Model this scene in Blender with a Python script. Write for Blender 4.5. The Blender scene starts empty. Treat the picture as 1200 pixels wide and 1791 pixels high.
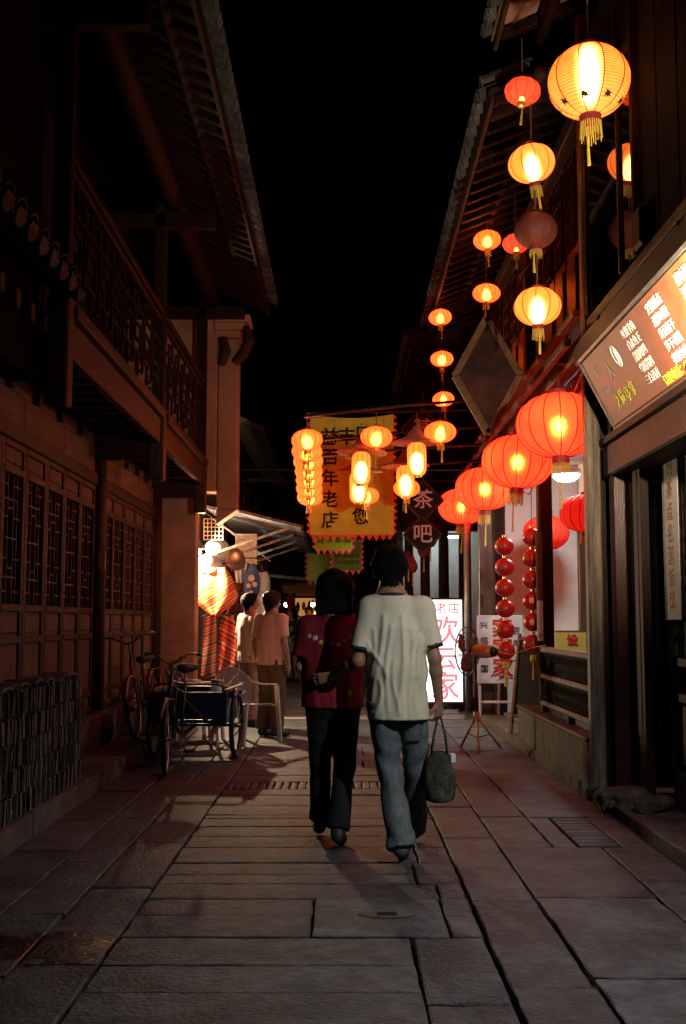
import bpy, bmesh, math, random
import numpy as np
from mathutils import Vector, Matrix

random.seed(7)
rng = np.random.default_rng(7)
R = math.radians
SC = bpy.context.scene
COL = SC.collection

# ------------------------------------------------------------------ camera, sky, moon, exposure
cd = bpy.data.cameras.new('camera')
cam = bpy.data.objects.new('camera', cd); COL.objects.link(cam)
cam.location = (0, 0, 1.333)
PITCH = math.atan(190 / 1950)
cam.rotation_euler = (R(90) + PITCH, 0, 0)
cd.sensor_fit = 'VERTICAL'; cd.sensor_height = 36.0; cd.lens = 36.0 * 1950 / 1791
cd.clip_start = 0.05; cd.clip_end = 500
SC.camera = cam

w = bpy.data.worlds.new('World'); SC.world = w; w.use_nodes = True
wn = w.node_tree.nodes; wl = w.node_tree.links
sky = wn.new('ShaderNodeTexSky'); sky.sky_type = 'NISHITA'; sky.sun_disc = False
sky.sun_elevation = R(12); sky.sun_rotation = R(200)
wl.new(sky.outputs['Color'], wn['Background'].inputs['Color'])
wn['Background'].inputs['Strength'].default_value = 0.00004

moon = bpy.data.lights.new('moon', 'SUN'); moon.energy = 0.002; moon.angle = R(0.5); moon.color = (0.8, 0.9, 1.0)
mo = bpy.data.objects.new('moon', moon); COL.objects.link(mo); mo.rotation_euler = (R(78), 0, R(-20))

SC.view_settings.view_transform = 'Standard'; SC.view_settings.look = 'None'
SC.view_settings.exposure = 0.0; SC.view_settings.gamma = 1.0
SC.view_settings.use_curve_mapping = False
SC.render.engine = 'CYCLES'
SC.cycles.use_denoising = True
SC.cycles.max_bounces = 7; SC.cycles.transparent_max_bounces = 12
SC.cycles.sample_clamp_indirect = 4.0
SC.cycles.caustics_reflective = False; SC.cycles.caustics_refractive = False

# ------------------------------------------------------------------ materials
M = {}
def _nt(name):
    m = bpy.data.materials.new(name); m.use_nodes = True
    nt = m.node_tree; b = nt.nodes['Principled BSDF']
    return m, nt, b
def mat(key, col, rough=0.7, scale=8.0, var=0.35, bump=0.15, stretch=(1, 1, 1), metal=0.0, spec=0.4, rand=0.0, col2=None, spots=0.0, detail=6, **kw):
    """procedural surface: noise-varied base colour, fine relief, per-object variation"""
    m, nt, b = _nt(key); N = nt.nodes; L = nt.links
    tc = N.new('ShaderNodeTexCoord'); mp = N.new('ShaderNodeMapping'); mp.inputs['Scale'].default_value = stretch
    L.new(tc.outputs['Object'], mp.inputs['Vector'])
    n1 = N.new('ShaderNodeTexNoise'); n1.inputs['Scale'].default_value = scale; n1.inputs['Detail'].default_value = detail; n1.inputs['Roughness'].default_value = 0.62
    L.new(mp.outputs['Vector'], n1.inputs['Vector'])
    if rand:
        oi = N.new('ShaderNodeObjectInfo')
        ad = N.new('ShaderNodeVectorMath'); ad.operation = 'ADD'
        mu = N.new('ShaderNodeVectorMath'); mu.operation = 'SCALE'; mu.inputs['Scale'].default_value = 37.0
        cb = N.new('ShaderNodeCombineXYZ')
        L.new(oi.outputs['Random'], cb.inputs[0]); L.new(oi.outputs['Random'], cb.inputs[1])
        L.new(cb.outputs[0], mu.inputs[0]); L.new(tc.outputs['Object'], ad.inputs[0]); L.new(mu.outputs[0], ad.inputs[1])
        L.new(ad.outputs[0], mp.inputs['Vector'])
    cr = N.new('ShaderNodeValToRGB')
    c2 = col2 or tuple(c * (1 - var) for c in col)
    c3 = tuple(min(1, c * (1 + var)) for c in col)
    cr.color_ramp.elements[0].position = 0.3; cr.color_ramp.elements[0].color = (*c2, 1)
    cr.color_ramp.elements[1].position = 0.72; cr.color_ramp.elements[1].color = (*c3, 1)
    L.new(n1.outputs['Fac'], cr.inputs['Fac'])
    out = cr.outputs['Color']
    if spots:
        n2 = N.new('ShaderNodeTexNoise'); n2.inputs['Scale'].default_value = scale * 0.22; n2.inputs['Detail'].default_value = 8; n2.inputs['Roughness'].default_value = 0.7
        L.new(mp.outputs['Vector'], n2.inputs['Vector'])
        r2 = N.new('ShaderNodeValToRGB'); r2.color_ramp.elements[0].position = 0.42; r2.color_ramp.elements[0].color = (1 - spots,) * 3 + (1,)
        r2.color_ramp.elements[1].position = 0.58; r2.color_ramp.elements[1].color = (1, 1, 1, 1)
        L.new(n2.outputs['Fac'], r2.inputs['Fac'])
        mx = N.new('ShaderNodeMix'); mx.data_type = 'RGBA'; mx.blend_type = 'MULTIPLY'; mx.inputs['Factor'].default_value = 1
        L.new(out, mx.inputs['A']); L.new(r2.outputs['Color'], mx.inputs['B']); out = mx.outputs['Result']
    if rand:
        hv = N.new('ShaderNodeHueSaturation')
        mr = N.new('ShaderNodeMapRange'); mr.inputs['To Min'].default_value = 1 - rand; mr.inputs['To Max'].default_value = 1 + rand
        L.new(oi.outputs['Random'], mr.inputs['Value']); L.new(mr.outputs['Result'], hv.inputs['Value'])
        L.new(out, hv.inputs['Color']); out = hv.outputs['Color']
    L.new(out, b.inputs['Base Color'])
    b.inputs['Roughness'].default_value = rough; b.inputs['Metallic'].default_value = metal
    b.inputs['Specular IOR Level'].default_value = spec
    if bump:
        bp = N.new('ShaderNodeBump'); bp.inputs['Strength'].default_value = bump; bp.inputs['Distance'].default_value = 0.02
        n3 = N.new('ShaderNodeTexNoise'); n3.inputs['Scale'].default_value = scale * 3.2; n3.inputs['Detail'].default_value = 5
        L.new(mp.outputs['Vector'], n3.inputs['Vector']); L.new(n3.outputs['Fac'], bp.inputs['Height'])
        L.new(bp.outputs['Normal'], b.inputs['Normal'])
    for k, v in kw.items(): b.inputs[k].default_value = v
    M[key] = m
    return m

def glints(key, scale):
    nt = M[key].node_tree; N = nt.nodes; b = N['Principled BSDF']
    n = N.new('ShaderNodeTexNoise'); n.inputs['Scale'].default_value = scale; n.inputs['Detail'].default_value = 5
    r = N.new('ShaderNodeMapRange'); r.inputs['From Min'].default_value = .60; r.inputs['From Max'].default_value = .72; r.inputs['To Min'].default_value = .8; r.inputs['To Max'].default_value = .2
    tc = N.new('ShaderNodeTexCoord'); nt.links.new(tc.outputs['Object'], n.inputs['Vector']); nt.links.new(n.outputs['Fac'], r.inputs['Value']); nt.links.new(r.outputs['Result'], b.inputs['Roughness'])
def emis(key, col, s, sample=True):
    m, nt, b = _nt(key)
    nt.nodes.remove(b); e = nt.nodes.new('ShaderNodeEmission')
    e.inputs['Color'].default_value = (*col, 1); e.inputs['Strength'].default_value = s
    nt.links.new(e.outputs[0], nt.nodes['Material Output'].inputs['Surface'])
    if not sample:
        try: m.cycles.emission_sampling = 'NONE'
        except Exception: pass
    M[key] = m; return m

def shade_mat(key, glow, s, tint, rough=0.45, refr=0.6):
    """lit lantern cloth: gives off its own glow, and lets the bulb show through blurred"""
    m, nt, b = _nt(key); N = nt.nodes; L = nt.links; N.remove(b)
    e = N.new('ShaderNodeEmission'); e.inputs['Color'].default_value = (*glow, 1); e.inputs['Strength'].default_value = s
    rf = N.new('ShaderNodeBsdfRefraction'); rf.inputs['Color'].default_value = (*tint, 1); rf.inputs['Roughness'].default_value = rough; rf.inputs['IOR'].default_value = 1.22
    df = N.new('ShaderNodeBsdfDiffuse'); df.inputs['Color'].default_value = (*[t * 0.5 for t in tint], 1)
    mx = N.new('ShaderNodeMixShader'); mx.inputs[0].default_value = refr
    ad = N.new('ShaderNodeAddShader')
    # woven unevenness of the cloth
    tc = N.new('ShaderNodeTexCoord'); nz = N.new('ShaderNodeTexNoise'); nz.inputs['Scale'].default_value = 9; nz.inputs['Detail'].default_value = 5
    mr = N.new('ShaderNodeMapRange'); mr.inputs['From Min'].default_value = .3; mr.inputs['From Max'].default_value = .7; mr.inputs['To Min'].default_value = s * 0.75; mr.inputs['To Max'].default_value = s * 1.25
    L.new(tc.outputs['Object'], nz.inputs['Vector']); L.new(nz.outputs['Fac'], mr.inputs['Value']); L.new(mr.outputs['Result'], e.inputs['Strength'])
    L.new(df.outputs[0], mx.inputs[1]); L.new(rf.outputs[0], mx.inputs[2])
    L.new(e.outputs[0], ad.inputs[0]); L.new(mx.outputs[0], ad.inputs[1])
    L.new(ad.outputs[0], N['Material Output'].inputs['Surface'])
    M[key] = m; return m

WX = (1, 1, 0.12)   # grain along z
mat('timber', (0.056, 0.023, 0.012), 0.55, 14, 0.45, 0.35, (6, 6, 0.6), rand=0.25, spots=0.35, spec=0.12)
mat('timber_y', (0.042, 0.0155, 0.0075), 0.55, 14, 0.45, 0.35, (6, 0.6, 6), rand=0.25, spots=0.35, spec=0.12)
mat('timber_pale', (0.19, 0.105, 0.055), 0.6, 12, 0.4, 0.35, (5, 0.6, 5), rand=0.25, spots=0.4, spec=0.12)
mat('timber_panel', (0.15, 0.080, 0.043), 0.6, 12, 0.4, 0.3, (5, 5, 0.6), rand=0.2, spots=0.4, spec=0.12)
mat('timber_dark', (0.024, 0.013, 0.0085), 0.6, 12, 0.4, 0.3, (5, 5, 0.6), rand=0.2, spec=0.12)
mat('timber_worn', (0.27, 0.20, 0.145), 0.42, 10, 0.5, 0.4, (7, 7, 0.5), spots=0.5, spec=0.12)
mat('timber_shaded', (0.020, 0.0075, 0.004), 0.6, 14, 0.45, 0.35, (5, 5, 0.8), rand=0.3, spots=0.35, spec=0.12)  # darker copy of timber; the shade of the upper parts put into its colour
mat('lacquer', (0.05, 0.014, 0.010), 0.35, 10, 0.3, 0.15, (5, 5, 0.6), rand=0.2)
mat('near_black', (0.008, 0.005, 0.004), 0.95, 6, 0.3, 0.1, spec=0.04)  # near-black: dark of rooms and unlit upper boards put into the colour; also shields
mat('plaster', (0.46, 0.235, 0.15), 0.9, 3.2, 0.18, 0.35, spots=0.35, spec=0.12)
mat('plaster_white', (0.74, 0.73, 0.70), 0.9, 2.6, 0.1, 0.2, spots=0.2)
mat('slab', (0.062, 0.071, 0.077), 0.62, 13, 0.45, 0.65, rand=0.34, spots=0.55, spec=0.4, detail=9)
mat('kerbstone', (0.12, 0.105, 0.09), 0.8, 6, 0.35, 0.8, rand=0.2, spots=0.35, spec=0.12)
mat('earth', (0.013, 0.011, 0.010), 0.95, 14, 0.4, 0.8)
mat('plank', (0.16, 0.165, 0.155), 0.7, 9, 0.35, 0.4, (0.6, 6, 6), rand=0.25, spots=0.3)
mat('roof_tile', (0.07, 0.065, 0.062), 0.8, 14, 0.4, 0.5, rand=0.35, spec=0.12)
mat('grey_tile', (0.16, 0.145, 0.125), 0.85, 12, 0.45, 0.6, rand=0.5, spots=0.4, spec=0.12)
mat('wet', (0.010, 0.008, 0.006), 0.16, 9, 0.3, 0.5, spec=0.6)
mat('wet_stone', (0.016, 0.013, 0.011), 0.50, 14, 0.4, 0.8, spec=0.25, spots=0.5); glints('wet_stone', 34)
mat('black_metal', (0.018, 0.018, 0.020), 0.4, 20, 0.3, 0.1, metal=0.3)
mat('steel', (0.26, 0.25, 0.24), 0.42, 20, 0.2, 0.05, metal=1.0)
mat('iron', (0.10, 0.095, 0.09), 0.5, 16, 0.4, 0.3, metal=0.7)
mat('galvanised', (0.42, 0.43, 0.44), 0.45, 10, 0.25, 0.1, metal=0.5, spots=0.25)
mat('rubber', (0.015, 0.014, 0.014), 0.75, 20, 0.2, 0.2)
mat('maroon_paint', (0.14, 0.018, 0.035), 0.35, 14, 0.3, 0.05, spots=0.3)
mat('blue_paint', (0.010, 0.016, 0.055), 0.42, 8, 0.4, 0.15, spots=0.4)
mat('green_paint', (0.012, 0.03, 0.022), 0.4, 10, 0.3, 0.1, spots=0.3)
mat('plastic_pink', (0.80, 0.62, 0.54), 0.38, 6, 0.08, 0.05, spots=0.12)
mat('white_plastic', (0.72, 0.72, 0.70), 0.35, 6, 0.05, 0.03)
mat('orange_plastic', (0.50, 0.13, 0.05), 0.35, 8, 0.15, 0.04)
mat('gold', (0.62, 0.40, 0.10), 0.4, 20, 0.25, 0.1, metal=0.6)
mat('gold_thread', (0.62, 0.42, 0.06), 0.6, 40, 0.3, 0.2)
mat('red_gloss', (0.55, 0.02, 0.02), 0.38, 12, 0.15, 0.08)
mat('dull_red', (0.20, 0.02, 0.018), 0.6, 12, 0.25, 0.15)
mat('cord', (0.10, 0.05, 0.03), 0.8, 40, 0.3, 0.1)
mat('wire', (0.012, 0.012, 0.012), 0.5, 40, 0.2, 0.0)
mat('straw', (0.34, 0.19, 0.10), 0.8, 40, 0.4, 0.5, rand=0.2, spec=0.12)
mat('banner_yellow', (0.46, 0.52, 0.06), 0.85, 7, 0.15, 0.25, spots=0.15, spec=0.12)
mat('banner_green', (0.22, 0.30, 0.03), 0.85, 7, 0.15, 0.2, spec=0.12)
mat('banner_dkgreen', (0.10, 0.15, 0.03), 0.85, 7, 0.15, 0.2, spec=0.12)
mat('pennant_red', (0.62, 0.06, 0.03), 0.85, 7, 0.15, 0.2)
mat('pennant_pink', (0.62, 0.10, 0.11), 0.85, 7, 0.15, 0.2)
mat('ink', (0.012, 0.010, 0.009), 0.7, 20, 0.2, 0.0, spec=0.12)
mat('ink_white', (0.78, 0.77, 0.74), 0.6, 20, 0.08, 0.0, spec=0.12)
mat('ink_pale', (0.42, 0.40, 0.38), 0.6, 20, 0.15, 0.0, spec=0.12)
mat('ink_red', (0.60, 0.03, 0.02), 0.6, 20, 0.1, 0.0, spec=0.12)
mat('ink_yellow', (0.70, 0.72, 0.06), 0.5, 20, 0.1, 0.0, spec=0.12)
mat('board_black', (0.009, 0.008, 0.008), 0.8, 12, 0.3, 0.1, spec=0.12)
mat('board_yellow', (0.62, 0.48, 0.10), 0.6, 12, 0.1, 0.05)
mat('board_cream', (0.55, 0.56, 0.46), 0.6, 9, 0.08, 0.05)
mat('poster_white', (0.72, 0.70, 0.68), 0.55, 6, 0.06, 0.03)
mat('paper_notice', (0.50, 0.46, 0.42), 0.8, 6, 0.15, 0.1)
mat('sign_film', (0.34, 0.085, 0.028), 0.55, 5, 0.2, 0.15, (1, 1, 1), spots=0.25)
mat('picture_dark', (0.04, 0.014, 0.009), 0.6, 6, 0.6, 0.15, spots=0.5, spec=0.12)
mat('lantern_dead', (0.13, 0.028, 0.013), 0.7, 10, 0.3, 0.15)
mat('skin', (0.42, 0.22, 0.14), 0.5, 14, 0.12, 0.08)
mat('skin_tan', (0.33, 0.16, 0.095), 0.5, 14, 0.12, 0.08)
mat('hair', (0.006, 0.0045, 0.004), 0.55, 30, 0.4, 0.6, (4, 4, 0.5), spec=0.12)
mat('hair_brown', (0.014, 0.006, 0.004), 0.45, 30, 0.4, 0.6, (4, 4, 0.5), spec=0.12)
mat('shirt_cream', (0.68, 0.61, 0.45), 0.85, 60, 0.06, 0.25)
mat('trim_navy', (0.018, 0.020, 0.028), 0.8, 40, 0.2, 0.2)
mat('top_red', (0.24, 0.009, 0.018), 0.8, 50, 0.12, 0.25)
mat('jeans', (0.155, 0.18, 0.19), 0.85, 16, 0.35, 0.4, (3, 3, 1), spots=0.25)
mat('trousers_black', (0.010, 0.010, 0.012), 0.85, 30, 0.3, 0.2)
mat('shirt_white', (0.78, 0.76, 0.72), 0.85, 40, 0.06, 0.2)
mat('shirt_pink', (0.70, 0.33, 0.24), 0.85, 40, 0.06, 0.2)
mat('trousers_khaki', (0.36, 0.28, 0.20), 0.85, 30, 0.12, 0.2)
mat('trousers_brown', (0.10, 0.06, 0.03), 0.85, 30, 0.2, 0.2)
mat('cloth_black', (0.014, 0.014, 0.015), 0.85, 30, 0.2, 0.2)
mat('cloth_green', (0.15, 0.62, 0.10), 0.8, 30, 0.1, 0.1)
mat('cloth_blue', (0.16, 0.24, 0.42), 0.85, 30, 0.15, 0.2)
mat('denim_light', (0.18, 0.30, 0.36), 0.85, 30, 0.2, 0.2)
mat('shoe_dark', (0.03, 0.028, 0.026), 0.5, 20, 0.3, 0.1)
mat('shoe_grey', (0.13, 0.125, 0.115), 0.6, 20, 0.25, 0.1)
mat('bag_cloth', (0.085, 0.085, 0.05), 0.75, 26, 0.95, 0.5, spots=0.6, col2=(0.008, 0.01, 0.008))
mat('leaf', (0.05, 0.085, 0.03), 0.6, 12, 0.4, 0.2, rand=0.3)
mat('rock', (0.12, 0.10, 0.08), 0.9, 9, 0.4, 1.0, spots=0.3)
mat('tarp', (0.055, 0.062, 0.075), 0.6, 7, 0.35, 0.3, (0.6, 5, 5), spots=0.3)
mat('navy_print', (0.03, 0.06, 0.16), 0.85, 16, 0.2, 0.15)
mat('white_print', (0.55, 0.56, 0.60), 0.85, 40, 0.4, 0.15, col2=(0.16, 0.17, 0.24))

def stripes(key, cols, scale, ang=0.0, rough=0.85):
    m, nt, b = _nt(key); N = nt.nodes; L = nt.links
    tc = N.new('ShaderNodeTexCoord'); mp = N.new('ShaderNodeMapping'); mp.inputs['Rotation'].default_value = (0, ang, 0)
    L.new(tc.outputs['Object'], mp.inputs['Vector'])
    wv = N.new('ShaderNodeTexWave'); wv.wave_type = 'BANDS'; wv.bands_direction = 'Z'; wv.wave_profile = 'SAW'
    wv.inputs['Scale'].default_value = scale; wv.inputs['Distortion'].default_value = 1.2; wv.inputs['Detail'].default_value = 2; wv.inputs['Detail Scale'].default_value = 1.5
    L.new(mp.outputs['Vector'], wv.inputs['Vector'])
    cr = N.new('ShaderNodeValToRGB'); cr.color_ramp.interpolation = 'CONSTANT'
    els = cr.color_ramp.elements
    els[0].position = 0; els[0].color = (*cols[0][1], 1); els[1].position = cols[1][0]; els[1].color = (*cols[1][1], 1)
    for p, c in cols[2:]:
        e = els.new(p); e.color = (*c, 1)
    L.new(wv.outputs['Fac'], cr.inputs['Fac']); L.new(cr.outputs['Color'], b.inputs['Base Color'])
    b.inputs['Roughness'].default_value = rough
    M[key] = m
ORG = (0.52, 0.085, 0.012); RD = (0.42, 0.03, 0.02); WH = (0.66, 0.55, 0.42); YL = (0.60, 0.20, 0.03); DK = (0.05, 0.02, 0.02)
stripes('stripe_orange', [(0, ORG), (.28, RD), (.36, WH), (.42, RD), (.5, YL), (.72, ORG), (.82, WH), (.87, RD)], 1.6, 0.6)
stripes('stripe_red', [(0, RD), (.25, DK), (.36, RD), (.5, ORG), (.56, DK), (.72, RD), (.86, WH), (.9, DK)], 1.9, -0.5)
stripes('stripe_dark', [(0, DK), (.3, (0.16, 0.05, 0.03)), (.5, DK), (.66, RD), (.74, DK), (.9, (.22, .12, .06))], 2.4, 0.3)

# spilt water soaking the stones at the lower left: darker, smoother stone inside a ragged outline
nt_ = M['slab'].node_tree; N_ = nt_.nodes; L_ = nt_.links; b_ = N_['Principled BSDF']
geo = N_.new('ShaderNodeNewGeometry'); msk = None
for cx_, cy_, sx_, sy_ in ((-1.17, 4.72, .30, .26), (-1.52, 4.78, .22, .2)):
    mp_ = N_.new('ShaderNodeMapping'); mp_.inputs['Location'].default_value = (-cx_ / sx_, -cy_ / sy_, 0); mp_.inputs['Scale'].default_value = (1 / sx_, 1 / sy_, 0)
    ln = N_.new('ShaderNodeVectorMath'); ln.operation = 'LENGTH'
    L_.new(geo.outputs['Position'], mp_.inputs['Vector']); L_.new(mp_.outputs['Vector'], ln.inputs[0])
    if msk is None: msk = ln.outputs['Value']
    else:
        mn = N_.new('ShaderNodeMath'); mn.operation = 'MINIMUM'; L_.new(msk, mn.inputs[0]); L_.new(ln.outputs['Value'], mn.inputs[1]); msk = mn.outputs[0]
nz_ = N_.new('ShaderNodeTexNoise'); nz_.inputs['Scale'].default_value = 7; nz_.inputs['Detail'].default_value = 7; L_.new(geo.outputs['Position'], nz_.inputs['Vector'])
ad_ = N_.new('ShaderNodeMath'); ad_.operation = 'MULTIPLY_ADD'; ad_.inputs[1].default_value = 2.2; L_.new(nz_.outputs['Fac'], ad_.inputs[0]); L_.new(msk, ad_.inputs[2])
rg_ = N_.new('ShaderNodeMapRange'); rg_.inputs['From Min'].default_value = 1.75; rg_.inputs['From Max'].default_value = 2.15; rg_.inputs['To Min'].default_value = 1; rg_.inputs['To Max'].default_value = 0; L_.new(ad_.outputs[0], rg_.inputs['Value'])
src_ = b_.inputs['Base Color'].links[0].from_socket
mx_ = N_.new('ShaderNodeMix'); mx_.data_type = 'RGBA'; mx_.blend_type = 'MULTIPLY'; mx_.inputs['B'].default_value = (.16, .13, .10, 1); L_.new(rg_.outputs['Result'], mx_.inputs['Factor']); L_.new(src_, mx_.inputs['A']); L_.new(mx_.outputs['Result'], b_.inputs['Base Color'])
rr_ = N_.new('ShaderNodeMapRange'); rr_.inputs['To Min'].default_value = .66; rr_.inputs['To Max'].default_value = .26; L_.new(rg_.outputs['Result'], rr_.inputs['Value']); L_.new(rr_.outputs['Result'], b_.inputs['Roughness'])
# glass with a soft mirror sheen
m_, nt_, b_ = _nt('glass_dark'); b_.inputs['Base Color'].default_value = (0.006, 0.005, 0.005, 1); b_.inputs['Roughness'].default_value = 0.03; b_.inputs['Specular IOR Level'].default_value = 0.45; M['glass_dark'] = m_
m_, nt_, b_ = _nt('clear_glass'); b_.inputs['Base Color'].default_value = (0.9, 0.9, 0.9, 1); b_.inputs['Roughness'].default_value = 0.08; b_.inputs['Transmission Weight'].default_value = 0.8; M['clear_glass'] = m_

# light-giving things
shade_mat('shade_orange', (1.0, 0.056, 0.009), 4.4, (1.0, 0.40, 0.09), 0.60, 0.68)
shade_mat('shade_amber', (1.0, 0.175, 0.024), 1.8, (1.0, 0.62, 0.22), 0.60, 0.66)
shade_mat('shade_pinkred', (1.0, 0.05, 0.022), 1.3, (1.0, 0.42, 0.14), 0.55, 0.6)
shade_mat('shade_red', (1.0, 0.024, 0.008), 3.7, (1.0, 0.36, 0.08), 0.62, 0.64)
shade_mat('shade_red_dim', (1.0, 0.020, 0.012), 0.5, (0.9, 0.10, 0.05), 0.5, 0.35)
shade_mat('shade_tube', (1.0, 0.070, 0.010), 4.2, (1.0, 0.56, 0.16), 0.58, 0.70)
emis('bulb_warm', (1.0, 0.62, 0.24), 32, False)
emis('bulb_tube', (1.0, 0.70, 0.30), 34, False)
emis('bulb_amber', (1.0, 0.74, 0.40), 36, False)
emis('bulb_red', (1.0, 0.62, 0.22), 75, False)
emis('lamp_white', (1.0, 0.90, 0.74), 60, False)
emis('lamp_cool', (0.90, 1.0, 0.96), 175.0)
emis('tube_cool', (0.80, 1.0, 0.97), 42.0)
emis('lightbox', (0.93, 1.0, 0.97), 2.2)
emis('lit_red', (0.85, 0.09, 0.10), 0.95)
emis('lit_pink', (1.0, 0.30, 0.34), 1.0)
emis('lit_window', (0.45, 0.72, 0.75), 0.16)
emis('lit_shop', (0.60, 0.85, 0.92), 0.55)
emis('lit_warm', (1.0, 0.42, 0.14), 0.45)
emis('bulb_far', (1.0, 0.78, 0.45), 22)
emis('bulb_orange', (1.0, 0.36, 0.10), 6)

# ------------------------------------------------------------------ object helpers
def link(o, parent=None):
    COL.objects.link(o)
    if parent is not None: o.parent = parent
    return o
def tag(o, label=None, cat=None, group=None, kind=None):
    if label: o['label'] = label
    if cat: o['category'] = cat
    if group: o['group'] = group
    if kind: o['kind'] = kind
    return o
def empty(name, loc=(0, 0, 0), rz=0.0, label=None, cat=None, group=None, rot=None):
    o = bpy.data.objects.new(name, None); o.empty_display_size = 0.1
    o.location = loc; o.rotation_euler = rot if rot else (0, 0, rz)
    return tag(link(o), label, cat, group)
def inst(name, me, parent=None, loc=(0, 0, 0), rot=(0, 0, 0), scale=(1, 1, 1)):
    o = bpy.data.objects.new(name, me); o.location = loc; o.rotation_euler = rot; o.scale = scale
    return link(o, parent)
def copy_tree(o, parent=None):
    c = o.copy(); link(c, parent)
    for ch in list(o.children): copy_tree(ch, c)
    return c

class MB:
    def __init__(s): s.v = []; s.f = []
    def add(s, vs, fs):
        n = len(s.v); s.v += [tuple(v) for v in vs]; s.f += [tuple(i + n for i in f) for f in fs]; return s
    def box(s, x0, x1, y0, y1, z0, z1, c=0.0):
        if c <= 0:
            return s.add([(x0, y0, z0), (x1, y0, z0), (x1, y1, z0), (x0, y1, z0), (x0, y0, z1), (x1, y0, z1), (x1, y1, z1), (x0, y1, z1)],
                         [(0, 3, 2, 1), (4, 5, 6, 7), (0, 1, 5, 4), (1, 2, 6, 5), (2, 3, 7, 6), (3, 0, 4, 7)])
        c = min(c, (x1 - x0) * .45, (y1 - y0) * .45, (z1 - z0) * .45)
        vs = []
        for sx in (0, 1):
            for sy in (0, 1):
                for sz in (0, 1):
                    X = (x0, x1)[sx]; Y = (y0, y1)[sy]; Z = (z0, z1)[sz]
                    dx = c if sx == 0 else -c; dy = c if sy == 0 else -c; dz = c if sz == 0 else -c
                    vs += [(X, Y + dy, Z + dz), (X + dx, Y, Z + dz), (X + dx, Y + dy, Z)]
        i = lambda a, b, d, k: (a * 4 + b * 2 + d) * 3 + k
        fs = [(i(0, 0, 0, 0), i(0, 0, 1, 0), i(0, 1, 1, 0), i(0, 1, 0, 0)), (i(1, 0, 0, 0), i(1, 1, 0, 0), i(1, 1, 1, 0), i(1, 0, 1, 0)),
              (i(0, 0, 0, 1), i(1, 0, 0, 1), i(1, 0, 1, 1), i(0, 0, 1, 1)), (i(0, 1, 0, 1), i(0, 1, 1, 1), i(1, 1, 1, 1), i(1, 1, 0, 1)),
              (i(0, 0, 0, 2), i(0, 1, 0, 2), i(1, 1, 0, 2), i(1, 0, 0, 2)), (i(0, 0, 1, 2), i(1, 0, 1, 2), i(1, 1, 1, 2), i(0, 1, 1, 2))]
        for a in (0, 1):
            for b in (0, 1):
                fs += [(i(a, b, 0, 0), i(a, b, 0, 1), i(a, b, 1, 1), i(a, b, 1, 0)), (i(a, 0, b, 0), i(a, 1, b, 0), i(a, 1, b, 2), i(a, 0, b, 2)), (i(0, a, b, 1), i(1, a, b, 1), i(1, a, b, 2), i(0, a, b, 2))]
                for d in (0, 1): fs.append((i(a, b, d, 0), i(a, b, d, 1), i(a, b, d, 2)))
        return s.add(vs, fs)
    def bar(s, p, q, w, h, up=(0, 0, 1), c=0.0):
        """square bar from p to q, w across, h along up"""
        p = Vector(p); q = Vector(q); d = q - p; L = d.length; d.normalize()
        u = Vector(up); u = (u - d * u.dot(d))
        if u.length < 1e-5: u = Vector((1, 0, 0)) - d * d.x
        u.normalize(); sd = d.cross(u)
        t = MB().box(0, L, -w / 2, w / 2, -h / 2, h / 2, c)
        return s.add([p + d * a - sd * b + u * e for a, b, e in t.v], t.f)
    def tube(s, pts, r, n=8, cap=True):
        pts = [Vector(p) for p in pts]; rs = r if isinstance(r, (list, tuple)) else [r] * len(pts)
        ref = None; vs = []; fs = []
        for i, p in enumerate(pts):
            d = (pts[min(i + 1, len(pts) - 1)] - pts[max(i - 1, 0)]).normalized()
            if ref is None:
                ref = Vector((0, 0, 1)) if abs(d.z) < 0.9 else Vector((1, 0, 0))
            a = (ref - d * ref.dot(d)).normalized(); b = d.cross(a); ref = a
            for k in range(n):
                t = 2 * math.pi * k / n; vs.append(p + (a * math.cos(t) + b * math.sin(t)) * rs[i])
        for i in range(len(pts) - 1):
            for k in range(n):
                k2 = (k + 1) % n; fs.append((i * n + k, i * n + k2, (i + 1) * n + k2, (i + 1) * n + k))
        if cap:
            fs.append(tuple(range(n))[::-1]); fs.append(tuple((len(pts) - 1) * n + k for k in range(n)))
        return s.add(vs, fs)
    def lathe(s, prof, n=16, c=(0, 0, 0), axis='z'):
        vs = []; fs = []
        for r, z in prof:
            for k in range(n):
                t = 2 * math.pi * k / n; x, y = r * math.cos(t), r * math.sin(t)
                v = (x, y, z) if axis == 'z' else ((z, x, y) if axis == 'x' else (x, z, y))
                vs.append((v[0] + c[0], v[1] + c[1], v[2] + c[2]))
        for i in range(len(prof) - 1):
            for k in range(n):
                k2 = (k + 1) % n; fs.append((i * n + k, i * n + k2, (i + 1) * n + k2, (i + 1) * n + k))
        return s.add(vs, fs)
    def torus(s, c, R_, r, axis='y', n=28, m=8):
        vs = []; fs = []
        for i in range(n):
            t = 2 * math.pi * i / n
            for j in range(m):
                u = 2 * math.pi * j / m; a = R_ + r * math.cos(u); x, y, z = a * math.cos(t), a * math.sin(t), r * math.sin(u)
                v = {'y': (x, z, y), 'x': (z, x, y), 'z': (x, y, z)}[axis]
                vs.append((v[0] + c[0], v[1] + c[1], v[2] + c[2]))
        for i in range(n):
            for j in range(m):
                fs.append((i * m + j, ((i + 1) % n) * m + j, ((i + 1) % n) * m + (j + 1) % m, i * m + (j + 1) % m))
        return s.add(vs, fs)
    def xf(s, mtx):
        s.v = [tuple(mtx @ Vector(v)) for v in s.v]; return s
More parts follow.
